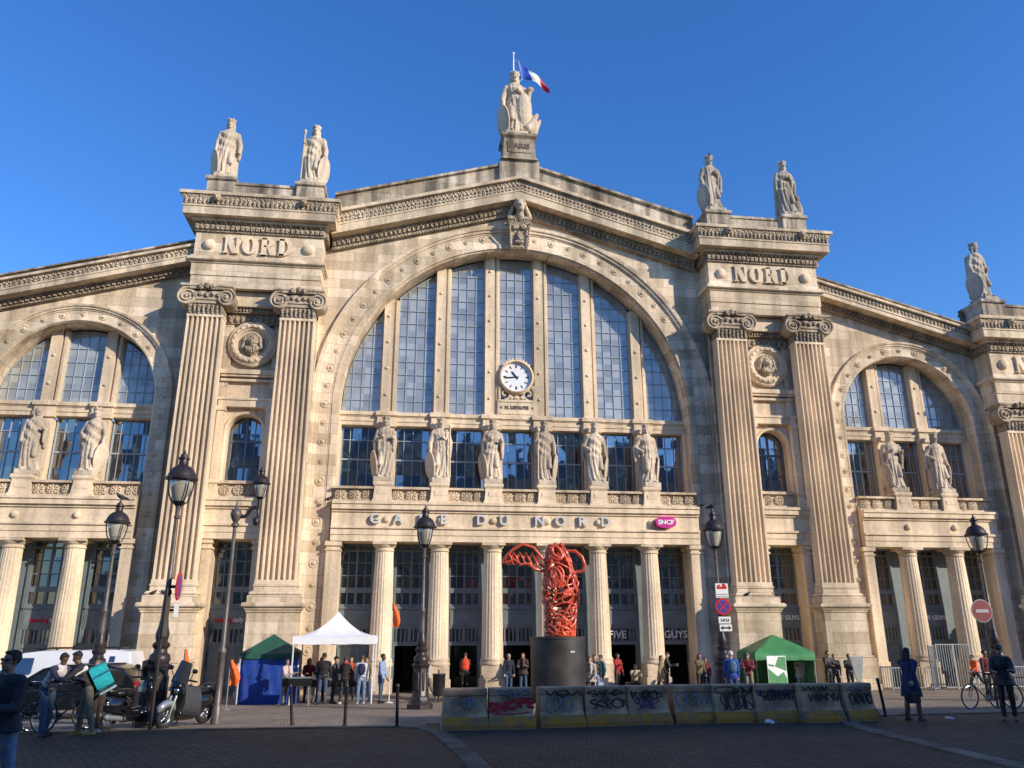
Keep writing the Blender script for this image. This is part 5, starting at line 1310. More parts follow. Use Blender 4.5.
def lamp_post(x, y, H, label, s=1.0):
    r = empty('street_lamp', (x, y, G(y)), 0, label, 'street lamp', 'lamp posts in front of the station')
    b = MB()
    o8 = lambda a, z: 1/math.cos((a % (PI/4)) - PI/8)*.96
    b.lathe([(.40*s, 0), (.40*s, .16), (.34*s, .2), (.30*s, .34), (.27*s, .40), (.245*s, .44), (.235*s, 1.25), (.27*s, 1.29), (.29*s, 1.36), (.25*s, 1.40)], (0, 0, 0), 32, o8)
    for i in range(8):
        a = PI/4*i + PI/8; c, sn = math.cos(a), math.sin(a); b.cap((.225*s*c, .225*s*sn, .60), (.225*s*c, .225*s*sn, 1.1), .045, .045, 8)
    b.lathe([(.22*s, 1.40), (.25*s, 1.5), (.23*s, 1.6), (.16*s, 1.66), (.15*s, 1.74), (.20*s, 1.80), (.20*s, 1.86), (.13*s, 1.92), (.15*s, 2.0), (.16*s, 2.1), (.115*s, 2.25), (.10*s, 2.4)], (0, 0, 0), 24)
    b.build('lamp_base', M['iron'], r, True, 40)
    p = MB(); top = H - 1.44*s
    p.lathe([(.095*s, 2.38), (.085*s, 2.7), (.075*s, 3.0), (.095*s, 3.03), (.095*s, 3.10), (.066*s, 3.14), (.055*s, (top+3)/2), (.046*s, top-.35), (.075*s, top-.33), (.08*s, top-.27), (.05*s, top-.24), (.06*s, top-.06), (.08*s, top)], (0, 0, 0), 20)
    p.build('lamp_shaft', M['iron_lt'], r, True, 40)
    lantern(r, 0, 0, top, s)
    return r
lamp_post(-14.92, -11.0, 6.6, 'street lamp farthest left, in front of the left wing columns behind the white van')
lamp_post(-11.30, -17.5, 6.65, 'tall dark street lamp at left beside the parked scooter, nearest and largest', 1.0)
lamp_post(-4.87, -11.0, 6.58, 'street lamp in front of the lettering, right of the white tent')
lamp_post(5.50, -11.0, 6.63, 'street lamp carrying traffic signs, left of the right green tent')
lamp_post(15.86, -11.0, 6.58, 'street lamp at far right beside the no entry sign')
r = empty('bracket_lamp', (-9.96, -17.0, G(-17)), 0, 'bracket street lamp with curved arm and lantern right of the scooter', 'street lamp')
mb = MB(); mb.lathe([(.12, 0), (.12, .4), (.085, .45), (.08, 1.6), (.105, 1.64), (.105, 1.72), (.06, 1.78), (.052, 3.2), (.046, 4.75), (.10, 4.78), (.10, 4.84), (.06, 4.88), (.12, 5.0), (.15, 5.1), (.12, 5.2), (.05, 5.26), (.03, 5.34), (.012, 5.48)], (0, 0, 0), 20); mb.build('lamp_shaft', M['iron_lt'], r, True, 40)
mb = MB(); mb.tube([(.12, 0, 5.05), (.22, 0, 5.04), (.30, 0, 5.12), (.38, 0, 5.26), (.48, 0, 5.30), (.56, 0, 5.22), (.56, 0, 5.05), (.50, 0, 4.96), (.45, 0, 5.02)], [.06, .05, .05, .045, .045, .04, .04, .035, .03], 8)
mb.ell((.52, 0, 4.92), (.09, .09, .12), 10, 8); mb.cap((.55, 0, 5.2), (.56, 0, 5.55), .035, .05); mb.build('bracket_arm', M['iron'], r, True, 45)
lantern(r, .56, 0, 5.5, .62)

# ------------------------------------------------------------------ concrete barriers with graffiti
def barrier(x, y, rz, w, label, seed, ink, word=None):
    rnd = random.Random(seed)
    r = empty('concrete_barrier', (x, y, G(y)), R(rz), label, 'concrete barrier', 'concrete barriers across the road')
    h = .83; a = w/2
    # profile (depth, height, half width)
    P = [(.34, .0, a), (.34, .10, a), (.30, .19, a*.99), (.215, .34, a*.955), (.185, .50, a*.95), (.165, .68, a*.945), (.185, .685, a*.95), (.185, .81, a*.95), (.17, h, a*.935)]
    mb = MB(); mb.rings([[(-q, -d, z), (q, -d, z), (q, d, z), (-q, d, z)] for d, z, q in P])
    me = mb.build('barrier_block', M['concrete'], r, True)
    md = me.modifiers.new('b', 'BEVEL'); md.width = .018; md.segments = 2
    yb = MB()
    rs = [(-(.343), .03), (-.343, .10), (-.303, .19), (-.265, .25)]
    n = 14; vs = []; fs = []
    for k, (d, z) in enumerate(rs):
        for i in range(n+1):
            zz = z + (rnd.random()*.05 if k == 3 else 0); vs.append((-a*.975 + 2*a*.975*i/n, d - .003 + (.02 if k == 3 else 0)*0, zz if k < 3 else min(zz, .26)))
    for k in range(3):
        for i in range(n): fs.append((k*(n+1)+i, k*(n+1)+i+1, (k+1)*(n+1)+i+1, (k+1)*(n+1)+i))
    yb.add(vs, fs); yb.build('yellow_band', M['yellow'], r, False)
    def yy(z):
        pts = [(-d, zz) for d, zz, q in P]
        for (d0, z0), (d1, z1) in zip(pts, pts[1:]):
            if z0 <= z <= z1 and z1 > z0: return d0 + (d1-d0)*(z-z0)/(z1-z0)
        return -.2
    for name, zc, hh, cnt in (('graffiti_tag', rnd.uniform(.44, .60), rnd.uniform(.18, .42), rnd.randint(4, 10)), ('graffiti_scrawl', rnd.uniform(.62, .76), rnd.uniform(.08, .2), rnd.randint(2, 6))):
        if name == 'graffiti_scrawl' and seed % 5 == 0: continue
        g = MB()
        if word and name == 'graffiti_tag':
            t = MB(); text_mb(t, word, .34, 0, 0, 0, .01, .022, sx=.95)
            g.add([(p[0], yy(p[2]*.8 + .47 + .05*math.sin(p[0]*5)) - .004 + p[1]*.2, p[2]*.8 + .47 + .05*math.sin(p[0]*5)) for p in t.v], t.f)
            g.tube([(-.40, yy(.31)-.004, .31), (0, yy(.30)-.004, .30), (.44, yy(.34)-.004, .34)], .012, 5)
        else:
            wd = a*1.7/cnt*rnd.uniform(.6, 1); x_off = rnd.uniform(0, .35)*a
            for i in range(cnt):
                cx = -a*.85 + x_off + wd*(i+.5) + rnd.uniform(-.04, .04); kind = rnd.randint(0, 4); p = []; rnd_w = rnd.uniform(.8, 2.0)
                for t in range(12):
                    u = t/11
                    if kind == 0: q = (math.sin(u*7 + i)*.5, u-.5)
                    elif kind == 1: q = (math.cos(u*6.5)*.55, math.sin(u*6.5)*.5)
                    elif kind == 2: q = (u-.5, abs(((u*3) % 2)-1)-.5)
                    elif kind == 3: q = (-.4+.8*u, math.cos(u*9)*.5*(1-u*.3))
                    else: q = (math.sin(u*12)*.4*(1-u), .5-u)
                    px = min(max(cx + q[0]*wd*rnd_w, -a*.9), a*.9); pz = zc + q[1]*hh
                    pz = min(max(pz, .29), .80); p.append((px, yy(pz)-.003, pz))
                g.tube(p, .011 + rnd.random()*.009, 5)
        g.build(name, M[ink[0] if name == 'graffiti_tag' else ink[1]], r, True)
bl = [(-4.12, -20.05, 1, 1.0, 'leftmost concrete barrier, plain and pale with a faint tag', ('inkpale', 'inkpale'), None),
      (-3.12, -20.05, 1, 1.0, 'concrete barrier with the bold red tag, second from left', ('inkred', 'inkpale'), 'SMOPE'),
      (-1.98, -19.85, 4, 1.04, 'concrete barrier with pale blue scrawl, third from left', ('inkpale', 'ink'), None),
      (-.94, -19.75, 4, 1.02, 'concrete barrier with thin black lines, fourth from left', ('ink', 'ink'), None),
      (.08, -19.65, 2, 1.02, 'concrete barrier with dense violet graffiti, fifth from left', ('inkblue', 'ink'), None),
      (1.18, -19.50, 6, 1.02, 'concrete barrier under the red jacketed bystander, sixth from left', ('inkpale', 'ink'), None),
      (2.16, -19.55, 0, 1.0, 'concrete barrier with sparse arrow shaped black lines, seventh from left', ('ink', 'ink'), None),
      (3.14, -19.65, -2, 1.02, 'concrete barrier blackened by dense graffiti in front of the green tent, eighth from left', ('ink', 'inkblue'), None),
      (4.14, -19.85, 2, 1.04, 'concrete barrier with big black loops and a violet spot, ninth from left', ('ink', 'ink'), None),
      (5.12, -19.75, 16, .92, 'rightmost concrete barrier, end of the row beside the bollard', ('ink', 'inkpale'), None)]
for i, (x, y, rz, w, lab, ink, word) in enumerate(bl): barrier(x, y, rz, w, lab, 5+i, ink, word)

# ------------------------------------------------------------------ bollards and posts
def bollard(x, y, h, tx, ty, label, r=.038):
    o = empty('bollard', (x, y, G(y)), 0, label, 'bollard', 'thin posts along the kerb')
    mb = MB(); mb.lathe([(r*1.5, 0), (r*1.5, .04), (r, .06), (r*.95, h-.08), (r*1.15, h-.07), (r*1.15, h-.03), (r*.7, h)], (0, 0, 0), 14); b = mb.build('post', M['iron'], o, True, 40)
    o.rotation_euler = (R(ty), R(tx), 0)
bollard(-5.57, -19.3, .92, -1, 0, 'thin dark bollard left of the concrete barriers, in front of the lamp')
bollard(-6.75, -18.75, .92, 0, 0, 'thin dark bollard in front of the white tent')
bollard(-8.02, -17.9, .92, -7, 0, 'leaning bollard in front of the blue tarpaulin')
bollard(6.62, -18.56, .92, -6, 0, 'leaning bollard right of the concrete barriers, left of the woman in blue')
bollard(7.95, -14.2, .9, -3, 0, 'bollard farther back, right of the barriers')
bollard(-4.45, -5.6, .9, 0, 0, 'slim bollard beside the litter bin near the columns')

# ------------------------------------------------------------------ traffic signs
def disc_sign(name, label, x, y, z, r, face, deco, rz=0, rx=0, grp=None):
    o = empty(name, (x, y, z), R(rz), label, 'traffic sign', grp)
    mb = MB(); mb.disc(0, 0, 0, [(r, -.02), (r, .008), (r*.985, .010)], 36); mb.build('sign_plate', M[face], o, True)
    deco(o, r); return o
def no_entry(o, r):
    mb = MB(); mb.disc(0, 0, 0, [(r*.94, .008), (r*.94, .013)], 36); mb.build('red_face', M['red_shaded'], o, True)
    mb = MB(); mb.xz([(-r*.62, -r*.14), (r*.62, -r*.14), (r*.62, r*.14), (-r*.62, r*.14)], -.019, -.012); mb.build('white_bar', M['bar_shaded'], o, True)
def no_stop(o, r):
    mb = MB(); mb.disc(0, 0, 0, [(r*.76, .008), (r*.76, .013)], 36); mb.build('blue_face', M['blue'], o, True)
    mb = MB()
    for a in (45, -45):
        c, s = math.cos(R(a)), math.sin(R(a)); l = r*.80; t = r*.085
        mb.xz([(-l*c + t*s, -l*s - t*c), (l*c + t*s, l*s - t*c), (l*c - t*s, l*s + t*c), (-l*c - t*s, -l*s + t*c)], -.019 - .001*(a > 0), -.012)
    mb.build('red_cross', M['red'], o, True)
    mb = MB()
    mb.disc(0, 0, 0, [(r*.16, .0125), (r*.16, .022)], 4); mb.build('white_centre', M['white'], o, True) if False else None
def plate(name, label, x, y, z, w, h, lines, grp=None, face='plate'):
    o = empty(name, (x, y, z), 0, label, 'traffic sign', grp)
    mb = MB(); mb.bbox(-w/2, w/2, -.012, .01, -h/2, h/2, .006); mb.build('sign_plate', M[face], o, True)
    for kind, args, mt in lines:
        mb = MB()
        if kind == 'text': text_mb(mb, args[0], args[1], args[2], -.012, args[3], .006, .003, sx=1.0)
        else:
            for q in args: mb.xz(q, -.018, -.011)
        mb.build('sign_marking', M[mt], o, True)
    return o
sl = 'signs on the lamp post'
plate('tow_away_sign', 'white rectangular sign with red tow truck picture, topmost on the lamp post', 5.58, -11.13, 4.04, .46, .50,
      [('poly', [[(-.18, .06), (.18, .06), (.18, .14), (-.18, .14)], [(.0, .14), (.17, .14), (.12, .24), (.03, .24)], [(-.18, .14), (-.08, .14), (-.04, .22), (-.14, .20)]], 'red'), ('poly', [[(-.2, -.22), (.2, -.22), (.2, -.19), (-.2, -.19)], [(-.2, -.14), (.2, -.14), (.2, -.11), (-.2, -.11)]], 'greymetal')], sl)
disc_sign('no_stopping_sign', 'round blue no stopping sign with red cross on the lamp post', 5.57, -11.15, 3.50, .285, 'red', no_stop, 0, 0, sl)
plate('time_plate', 'white time plate directly under the round blue sign', 5.60, -11.13, 3.05, .44, .23, [('text', ('24/24', .14, 0, -.01), 'black')], sl)
plate('arrow_plate', 'lowest white plate with black double arrow on the lamp post', 5.62, -11.13, 2.79, .44, .23, [('poly', [[(-.2, 0), (-.1, -.07), (-.1, -.025), (.1, -.025), (.1, -.07), (.2, 0), (.1, .07), (.1, .025), (-.1, .025), (-.1, .07)]], 'black')], sl)
o = disc_sign('no_entry_sign', 'round red no entry sign with white bar on a thin post at right', 11.72, -16.0, 3.25, .335, 'bar_shaded', no_entry, 0)
mb = MB(); mb.cap((.02, .045, .2), (.02, .045, -2.74), .03, .03, 10); mb.ell((.02, .045, -.42), (.05, .05, .05), 8, 6); mb.build('sign_post', M['iron'], o, True)
o = disc_sign('side_on_sign', 'round traffic sign seen almost edge on, fixed to the tall lamp at left', -11.02, -17.62, 3.80, .34, 'red', no_stop, 94)
mb = MB(); mb.bbox(-.24, .24, -.012, .01, -.75, -.42, .01); mb.build('time_plate', M['plate'], o, True)
mb = MB(); mb.box(-.05, .05, .0, .22, -.05, .02); mb.box(-.05, .05, .0, .22, -.60, -.54); mb.build('bracket', M['iron'], o, True)
o = empty('sign_post', (-10.90, -19.05, G(-19.05)), R(96), 'thin dark post with black board seen edge on, left of the tall lamp', 'traffic sign')
mb = MB(); mb.cap((0, 0, 0), (0, 0, 3.0), .035, .035, 10); mb.build('post', M['iron'], o, True)
mb = MB(); mb.bbox(-.30, .30, -.06, -.03, 1.95, 2.85, .02); mb.build('board', M['black'], o, True)

# ------------------------------------------------------------------ tents
def canopy(mb, hx, hy, ze, zp, zv, exp=1.5, n=14):
    rs = []
    for i in range(n+1):
        t = max(i/n, .012); z = ze + (zp-ze)*(1-t)**exp
        ring = []
        for k in range(32):
            s = k/8; side = int(s); u = s - side
            p = ((-1+2*u, -1), (1, -1+2*u), (1-2*u, 1), (-1, 1-2*u))[side]
            sag = -.05*math.sin(PI*u)*t
            ring.append((p[0]*hx*t, p[1]*hy*t, z + sag))
        rs.append(ring)
    rs.append([(p[0]*1.004, p[1]*1.004, zv + .012*math.sin(i*2.3)) for i, p in enumerate(rs[-1])])
    mb.rings(rs, False)
def tent(x, y, rz, hx, hy, ze, zp, zv, mat, label, walls=(), legm='white', exp=1.5, wallmat=None):
    r = empty('pop_up_tent', (x, y, G(y)), R(rz), label, 'tent')
    mb = MB(); canopy(mb, hx, hy, ze, zp, zv, exp); c = mb.build('canopy', M[mat], r, True); smooth_mesh(c.data, 50)
    for sx in (-1, 1):
        for sy in (-1, 1):
            mb = MB(); mb.box(sx*hx*.97-.022, sx*hx*.97+.022, sy*hy*.97-.022, sy*hy*.97+.022, .02, ze-.01); mb.box(sx*hx*.97-.06, sx*hx*.97+.06, sy*hy*.97-.06, sy*hy*.97+.06, 0, .02); mb.build('leg', M[legm], r, True)
    mb = MB()
    for sy in (-1, 1):
        for a, b in ((-1, 0), (0, 1)): mb.cap((a*hx*.95, sy*hy*.96, zv-.02), (b*hx*.95, sy*hy*.96, ze-.06), .014, .014, 6); mb.cap((a*hx*.95, sy*hy*.96, ze-.06), (b*hx*.95, sy*hy*.96, zv-.02), .014, .014, 6)
    mb.build('truss', M['greymetal'], r, True)
    for w in walls:
        mb = MB(); n = 16; vs = []; fs = []
        for i in range(n+1):
            u = -1 + 2*i/n
            for j in range(9):
                z = .03 + (zv + .05 - .03)*j/8; q = .03*math.sin(i*1.9 + j*.8) + .025*math.sin(i*.7 - j*1.7)
                p = {'F': (u*hx*.96, -hy*.955+q), 'B': (u*hx*.96, hy*.955+q), 'L': (-hx*.955+q, u*hy*.96), 'R': (hx*.955+q, u*hy*.96)}[w]; vs.append((p[0], p[1], z))
        for i in range(n):
            for j in range(8): fs.append((i*9+j, i*9+j+1, (i+1)*9+j+1, (i+1)*9+j))
        mb.add(vs, fs); o = mb.build('tent_wall', M[wallmat], r, False); smooth_mesh(o.data, 80)
    return r
tent(-8.06, -5.0, 0, 1.54, 1.5, 2.50, 3.42, 2.20, 'canvas_white', 'white pop up tent with open sides and people standing under it', exp=2.1)
tent(-10.62, -4.3, 4, 1.12, 1.1, 1.92, 2.60, 1.70, 'canvas_dkgreen', 'small dark green topped tent with blue tarpaulin walls, left of the white tent', 'FLR', 'white', 1.1, 'tarp_blue')
tent(10.98, -3.3, -6, 1.30, 1.3, 1.75, 2.52, 1.46, 'canvas_green', 'bright green pop up tent at right in front of the pavilion', 'BR', 'greymetal', .9, 'canvas_green')
# banner on the front of the green tent
o = empty('roll_up_banner', (10.35, -4.75, G(-4.75)), R(8), 'green and white upright banner at the left front of the green tent', 'banner')
mb = MB(); mb.bbox(-.46, .46, -.01, .01, .06, 1.62, .005); mb.bbox(-.48, .48, -.08, .08, 0, .06, .01); mb.build('banner_sheet', M['white'], o, True)
mb = MB(); mb.xz([(-.44, .1), (.44, .1), (.44, .70), (.30, .98), (.0, .80), (-.44, 1.12)], -.016, -.011); mb.xz([(-.40, 1.22), (-.14, 1.18), (-.14, 1.26), (-.40, 1.30)], -.016, -.011); mb.xz([(-.1, 1.2), (.44, 1.0), (.44, 1.58), (.1, 1.58)], -.016, -.011); mb.build('green_print', M['canvas_green'], o, True)
# table and panels under the white tent
def table(x, y, label, w=.7, d=.35, h=.95, mat='black'):
    o = empty('trestle_table', (x, y, G(y)), 0, label, 'table')
    mb = MB(); mb.bbox(-w, w, -d, d, h-.04, h, .01); mb.build('table_top', M['greymetal'], o, True)
    mb = MB(); rs = []
    for z in (h-.30, h-.041): rs.append([(-w-.004, -d-.004, z), (w+.004, -d-.004, z), (w+.004, d+.004, z), (-w-.004, d+.004, z)])
    mb.rings(rs); mb.build('table_skirt', M[mat], o, True)
    for sx in (-1, 1):
        for sy in (-1, 1): mb = MB(); mb.cap((sx*(w-.06), sy*(d-.06), h-.04), (sx*(w-.02), sy*(d-.03), .01), .018, .018, 8); mb.build('leg', M['greymetal'], o, True)
table(-9.3, -6.7, 'dark table at the left front of the white tent', .5, .3, .98)
table(-8.05, -4.4, 'dark table at the back of the white tent behind the visitors', .9, .35, .9)

# ------------------------------------------------------------------ flags
def pennant(x, y, H, z0, w, mat, label, lean=0, taper=.55, polem='white'):
    o = empty('feather_flag', (x, y, G(y)), 0, label, 'flag')
    mb = MB(); mb.cap((0, 0, .03), (R(lean)*H*.6, 0, H), .02, .014, 8); mb.lathe([(.16, 0), (.16, .03), (.03, .05)], (0, 0, 0), 12); mb.build('pole', M[polem], o, True)
    mb = MB(); vs = []; fs = []; n = 10
    for i in range(n+1):
        t = i/n; z = z0 + (H - z0)*t; ww = w*(.75 + .25*math.sin(t*5))*(1 if t < .8 else 1 - (t-.8)*2.8)
        for k in range(5):
            u = k/4; vs.append((R(lean)*z*.6 + .02 + ww*u, .09*math.sin(u*5 + t*4), z + .03*math.sin(u*4)))
    for i in range(n):
        for k in range(4): fs.append((i*5+k, i*5+k+1, (i+1)*5+k+1, (i+1)*5+k))
    mb.add(vs, fs); f = mb.build('flag_cloth', M[mat], o, False); smooth_mesh(f.data, 80)
pennant(-5.93, -5.6, 3.72, 2.78, .30, 'orange', 'orange flag on a white pole right of the white tent')
pennant(-13.2, -7.5, 1.95, .7, .22, 'orange', 'orange pennant low behind the parked scooter', 0, .5, 'greymetal')
pennant(-11.2, -9.5, 1.55, .75, .34, 'orange', 'orange pennant beside the bracket lamp near the blue tarpaulin', 0, .5, 'greymetal')
o = empty('paddle_sign', (9.82, -12.0, G(-12)), 0, 'faded grey paddle shaped board on a thin post right of the barriers', 'sign')
mb = MB(); mb.xz([(-.06, .62), (.06, .62), (.20, 1.25), (.235, 1.50), (-.235, 1.50), (-.20, 1.25)], -.02, .02); mb.build('board', M['greymetal'], o, True)
mb = MB(); mb.cap((0, .03, 0), (0, .03, .9), .025, .02, 8); mb.build('post', M['iron'], o, True)

# ------------------------------------------------------------------ gate and railings
def railing(x0, x1, y, h, label, name='railing', step=.13, rz=0, cat='railing'):
    w = x1-x0; o = empty(name, (x0, y, G(y)), R(rz), label, cat)
    fr = MB()
    for z in (.10, h-.03): fr.box(0, w, -.02, .02, z-.022, z+.022)
    for x in (0, w): fr.box(x-.025, x+.025, -.026, .026, 0, h)
    fr.build('rail_frame', M['greymetal'], o, True)
    bs = MB(); n = int(w/step)
    for i in range(1, n): bs.box(w*i/n-.012, w*i/n+.012, -.012, .012, .12, h-.05)
    bs.build('bars', M['greymetal'], o, True)
    return o
railing(17.3, 19.55, -1.9, 1.02, 'low grey railing in front of the right wing, left of the tall gate')
railing(21.7, 25.6, -1.9, 1.02, 'low grey railing at far right, behind the no entry sign')
railing(19.7, 20.55, -2.0, 2.05, 'tall grey barred gate leaf, left leaf of the pair behind the woman in blue', 'barred_gate', .12, 0, 'gate')
railing(20.6, 21.5, -2.0, 2.05, 'tall grey barred gate leaf, right leaf of the pair behind the runner', 'barred_gate', .12, -4, 'gate')
railing(18.9, 19.65, -2.6, 2.0, 'grey barred panel set at an angle left of the gate leaves', 'barred_gate', .12, 38, 'gate')

# ------------------------------------------------------------------ litter bin
o = empty('litter_bin', (-4.05, -6.2, G(-6.2)), 0, 'dark litter bin hanging bag beside the column pedestal', 'bin')
mb = MB(); mb.lathe([(.20, .25), (.235, .5), (.24, .98), (.25, 1.0), (.25, 1.04), (.22, 1.04)], (0, 0, 0), 18); mb.build('bin_bag', M['black'], o, True, 50)
mb = MB(); mb.cap((0, .26, 0), (0, .26, 1.15), .03, .03, 8); mb.tube([(.25*math.cos(2*PI*i/20), .25*math.sin(2*PI*i/20), 1.03) for i in range(20)], .02, 6, True); mb.build('bin_frame', M['iron'], o, True)

# ------------------------------------------------------------------ red openwork sculpture on its plinth
pl = empty('sculpture_plinth', (.36, -7.5, G(-7.5)), 0, 'dark round drum plinth under the red sculpture', 'plinth')
mb = MB(); mb.lathe([(1.02, 0), (1.03, .05), (1.03, 2.26), (1.06, 2.27), (1.06, 2.33), (1.02, 2.34)], (0, 0, 0), 72); mb.build('drum', M['plinthdark'], pl, True, 40)
mb = MB(); mb.xz([(.0, .0), (.16, .0), (.18, .06), (.03, .08)], 0, .01); o_ = mb.build('small_plaque', M['lettergrey'], pl, True); o_.location = (.28, -1.0, 1.78)
rnd = random.Random(5)
sr = empty('red_sculpture', (.40, -7.5, G(-7.5)+2.35), 0, 'glossy red openwork metal sculpture with looping side arms on the dark drum', 'sculpture')
def rp(z):
    pts = [(0, .52), (.5, .56), (1.0, .60), (1.5, .66), (2.0, .62), (2.5, .52), (2.9, .46), (3.3, .34), (3.5, .2)]
    for (a, ra), (b, rb) in zip(pts, pts[1:]):
        if a <= z <= b: return ra + (rb-ra)*(z-a)/(b-a)
    return .2 if z > 3 else .52
def cxs(z): return .10 - .06*z + .20*math.sin(z*.9)
def sp(a, z, k=1): return (cxs(z)*.6 + rp(z)*k*math.cos(a), rp(z)*.72*k*math.sin(a), z)
mb = MB()
for i in range(13):
    a0 = 2*PI*i/13; tw = rnd.uniform(-1.4, 1.4); ph = rnd.random()*6
    mb.tube([sp(a0 + tw*t/22 + .25*math.sin(t*.8 + ph), 3.42*t/22, 1 + .06*math.sin(t*1.3 + ph)) for t in range(23)], .055, 7)
for i in range(60):
    a0 = rnd.random()*2*PI; z0 = rnd.uniform(.12, 3.3); ra = rnd.uniform(.18, .42); rz_ = rnd.uniform(.08, .26); sk = rnd.uniform(-.6, .6)
    mb.tube([sp(a0 + ra*math.cos(2*PI*t/16)/(rp(z0)+.3), min(3.45, max(.03, z0 + rz_*math.sin(2*PI*t/16) + sk*.2*math.cos(2*PI*t/16))), 1.02 + rnd.uniform(-.03, .05)) for t in range(16)], rnd.uniform(.040, .080), 7, True)
mb.tube([sp(2*PI*t/24, .04) for t in range(24)], .06, 7, True); mb.tube([sp(2*PI*t/24, .16, 1.05) for t in range(24)], .045, 7, True)
for i in range(9):
    z = .5 + .3*i; mb.tube([sp(2*PI*t/24 + i, z + .14*math.sin(2*PI*t/24*2 + i), 1.03) for t in range(24)], .036, 6, True)
mb.lathe([(.50, .0), (.52, .05), (.4, .10)], (.1, 0, 0), 24)
mb.build('openwork_body', M['redgloss'], sr, True, 60)
mb = MB()
out = [(-.30, 0, 2.62), (-.62, -.05, 2.95), (-.95, -.08, 3.32), (-1.35, -.1, 3.44), (-1.75, -.06, 3.24), (-2.08, .02, 2.90), (-2.16, .05, 2.72), (-1.95, .0, 2.74), (-1.7, -.05, 2.86), (-1.45, -.05, 2.66), (-1.15, -.06, 2.70), (-.9, -.03, 2.50), (-.6, 0, 2.42)]
mb.tube(out, .058, 8, True)
for i in range(6):
    x = -.55 - .24*i; mb.tube([(x, -.03, 2.55 + .03*i), (x - .1, -.08, 2.85 + .03*i), (x - .22, -.07, 3.08 + .02*i - .06*max(0, i-3)), (x - .30, -.02, 2.9), (x - .2, .02, 2.66)], .034, 6, True)
mb.tube([(-.3, .05, 2.5), (-.8, .1, 2.75), (-1.4, .1, 3.0), (-1.9, .08, 2.9)], .036, 6)
mb.build('looped_arm', M['redgloss'], sr, True, 60)
mb = MB(); mb.tube([(.42, 0, 3.22), (.72, -.05, 3.20), (.98, -.08, 2.98), (1.10, -.08, 2.66), (1.02, -.06, 2.44), (.78, -.03, 2.40), (.48, 0, 2.34), (.40, 0, 2.6), (.44, .0, 2.95)], .062, 8, True)
mb.tube([(.45, -.1, 1.6), (.72, -.2, 1.75), (.78, -.2, 2.0), (.60, -.2, 2.08), (.48, -.1, 1.9)], .05, 7, True); mb.build('looped_handle', M['redgloss'], sr, True, 60)
mb = MB()
for i in range(26):
    a = rnd.random()*2*PI; z = rnd.uniform(2.7, 3.5); mb.ell((.02 + rnd.uniform(-.32, .34), rnd.uniform(-.25, .25), z), (rnd.uniform(.05, .11),)*3, 8, 6)
mb.build('knobbly_top', M['redgloss'], sr, True, 60)

# ------------------------------------------------------------------ vehicles
def wheel(root, x, y, z, r, w, side):
    mb = MB(); mb.tr = lambda p: (p[0], p[1], p[2])
    rs = []
    for q, yy in ((r*.66, -w/2), (r*.93, -w/2), (r, -w*.32), (r, w*.32), (r*.93, w/2), (r*.66, w/2)): rs.append([(x + q*math.cos(2*PI*i/28), y + yy, z + q*math.sin(2*PI*i/28)) for i in range(28)])
    mb.rings(rs, False); o = mb.build('wheel', M['rubber'], root, True, 40)
    mb = MB(); mb.disc(x, z, y, [(r*.68, -w*.4), (r*.68, w*.30), (r*.60, w*.26), (r*.2, w*.36), (r*.08, w*.36)], 24)
    for i in range(5):
        a = 2*PI*i/5; mb.cap((x + r*.15*math.cos(a), y - w*.34, z + r*.15*math.sin(a)), (x + r*.6*math.cos(a), y - w*.32, z + r*.6*math.sin(a)), .03, .035, 6)
    mb.build('rim', M['silver'], o, True, 40)
def vehicle(name, label, cat, x, y, prof, W, belt, paint, glasses, wheels, wr, extra=None, rz=0):
    """profile (x, z) of the body, nose at -x"""
    root = empty(name, (x, y, G(y)), R(rz), label, cat)
    mb = MB(); n = len(prof); hw = W/2
    def yz_(s, z): return s*(1 - max(0, z-belt)*.26)
    cx = sum(p[0] for p in prof)/n; cz = sum(p[1] for p in prof)/n
    rs = []
    for s, k in ((-hw, .955), (-hw*.985, .985), (-hw*.93, 1), (-hw*.4, 1.006), (hw*.4, 1.006), (hw*.93, 1), (hw*.985, .985), (hw, .955)):
        rs.append([(cx + (px-cx)*k, yz_(s, pz), cz + (pz-cz)*k) for px, pz in prof])
    mb.rings(rs); mb.build('body', M[paint], root, True, 30)
    for gname, poly in glasses:
        for s in (-1, 1):
            g = MB(); pts = [(px, yz_(s*(hw+.004), pz), pz) for px, pz in poly]; k = len(pts)
            g.add(pts, [tuple(range(k))]); g.build(gname, M['carglass'], root, False)
    for wx in wheels:
        for s in (-1, 1): wheel(root, wx, s*(hw-.10), wr, wr, .2, s)
        for s in (-1, 1):
            a = MB(); pts = [(wx + (wr+.05)*math.cos(PI*i/14), wr + .0 + (wr+.05)*math.sin(PI*i/14)) for i in range(15)]
            a.tube([(px, s*(hw-.006), pz) for px, pz in pts], .03, 6); a.build('wheel_arch', M['rubber'], root, True)
    if extra: extra(root, hw)
    return root
vp = [(-2.25, .28), (-2.3, .62), (-2.24, .95), (-1.80, 1.12), (-1.28, 1.62), (-.98, 1.78), (-.4, 1.85), (1.9, 1.86), (2.2, 1.80), (2.27, 1.5), (2.3, .5), (2.26, .26)]
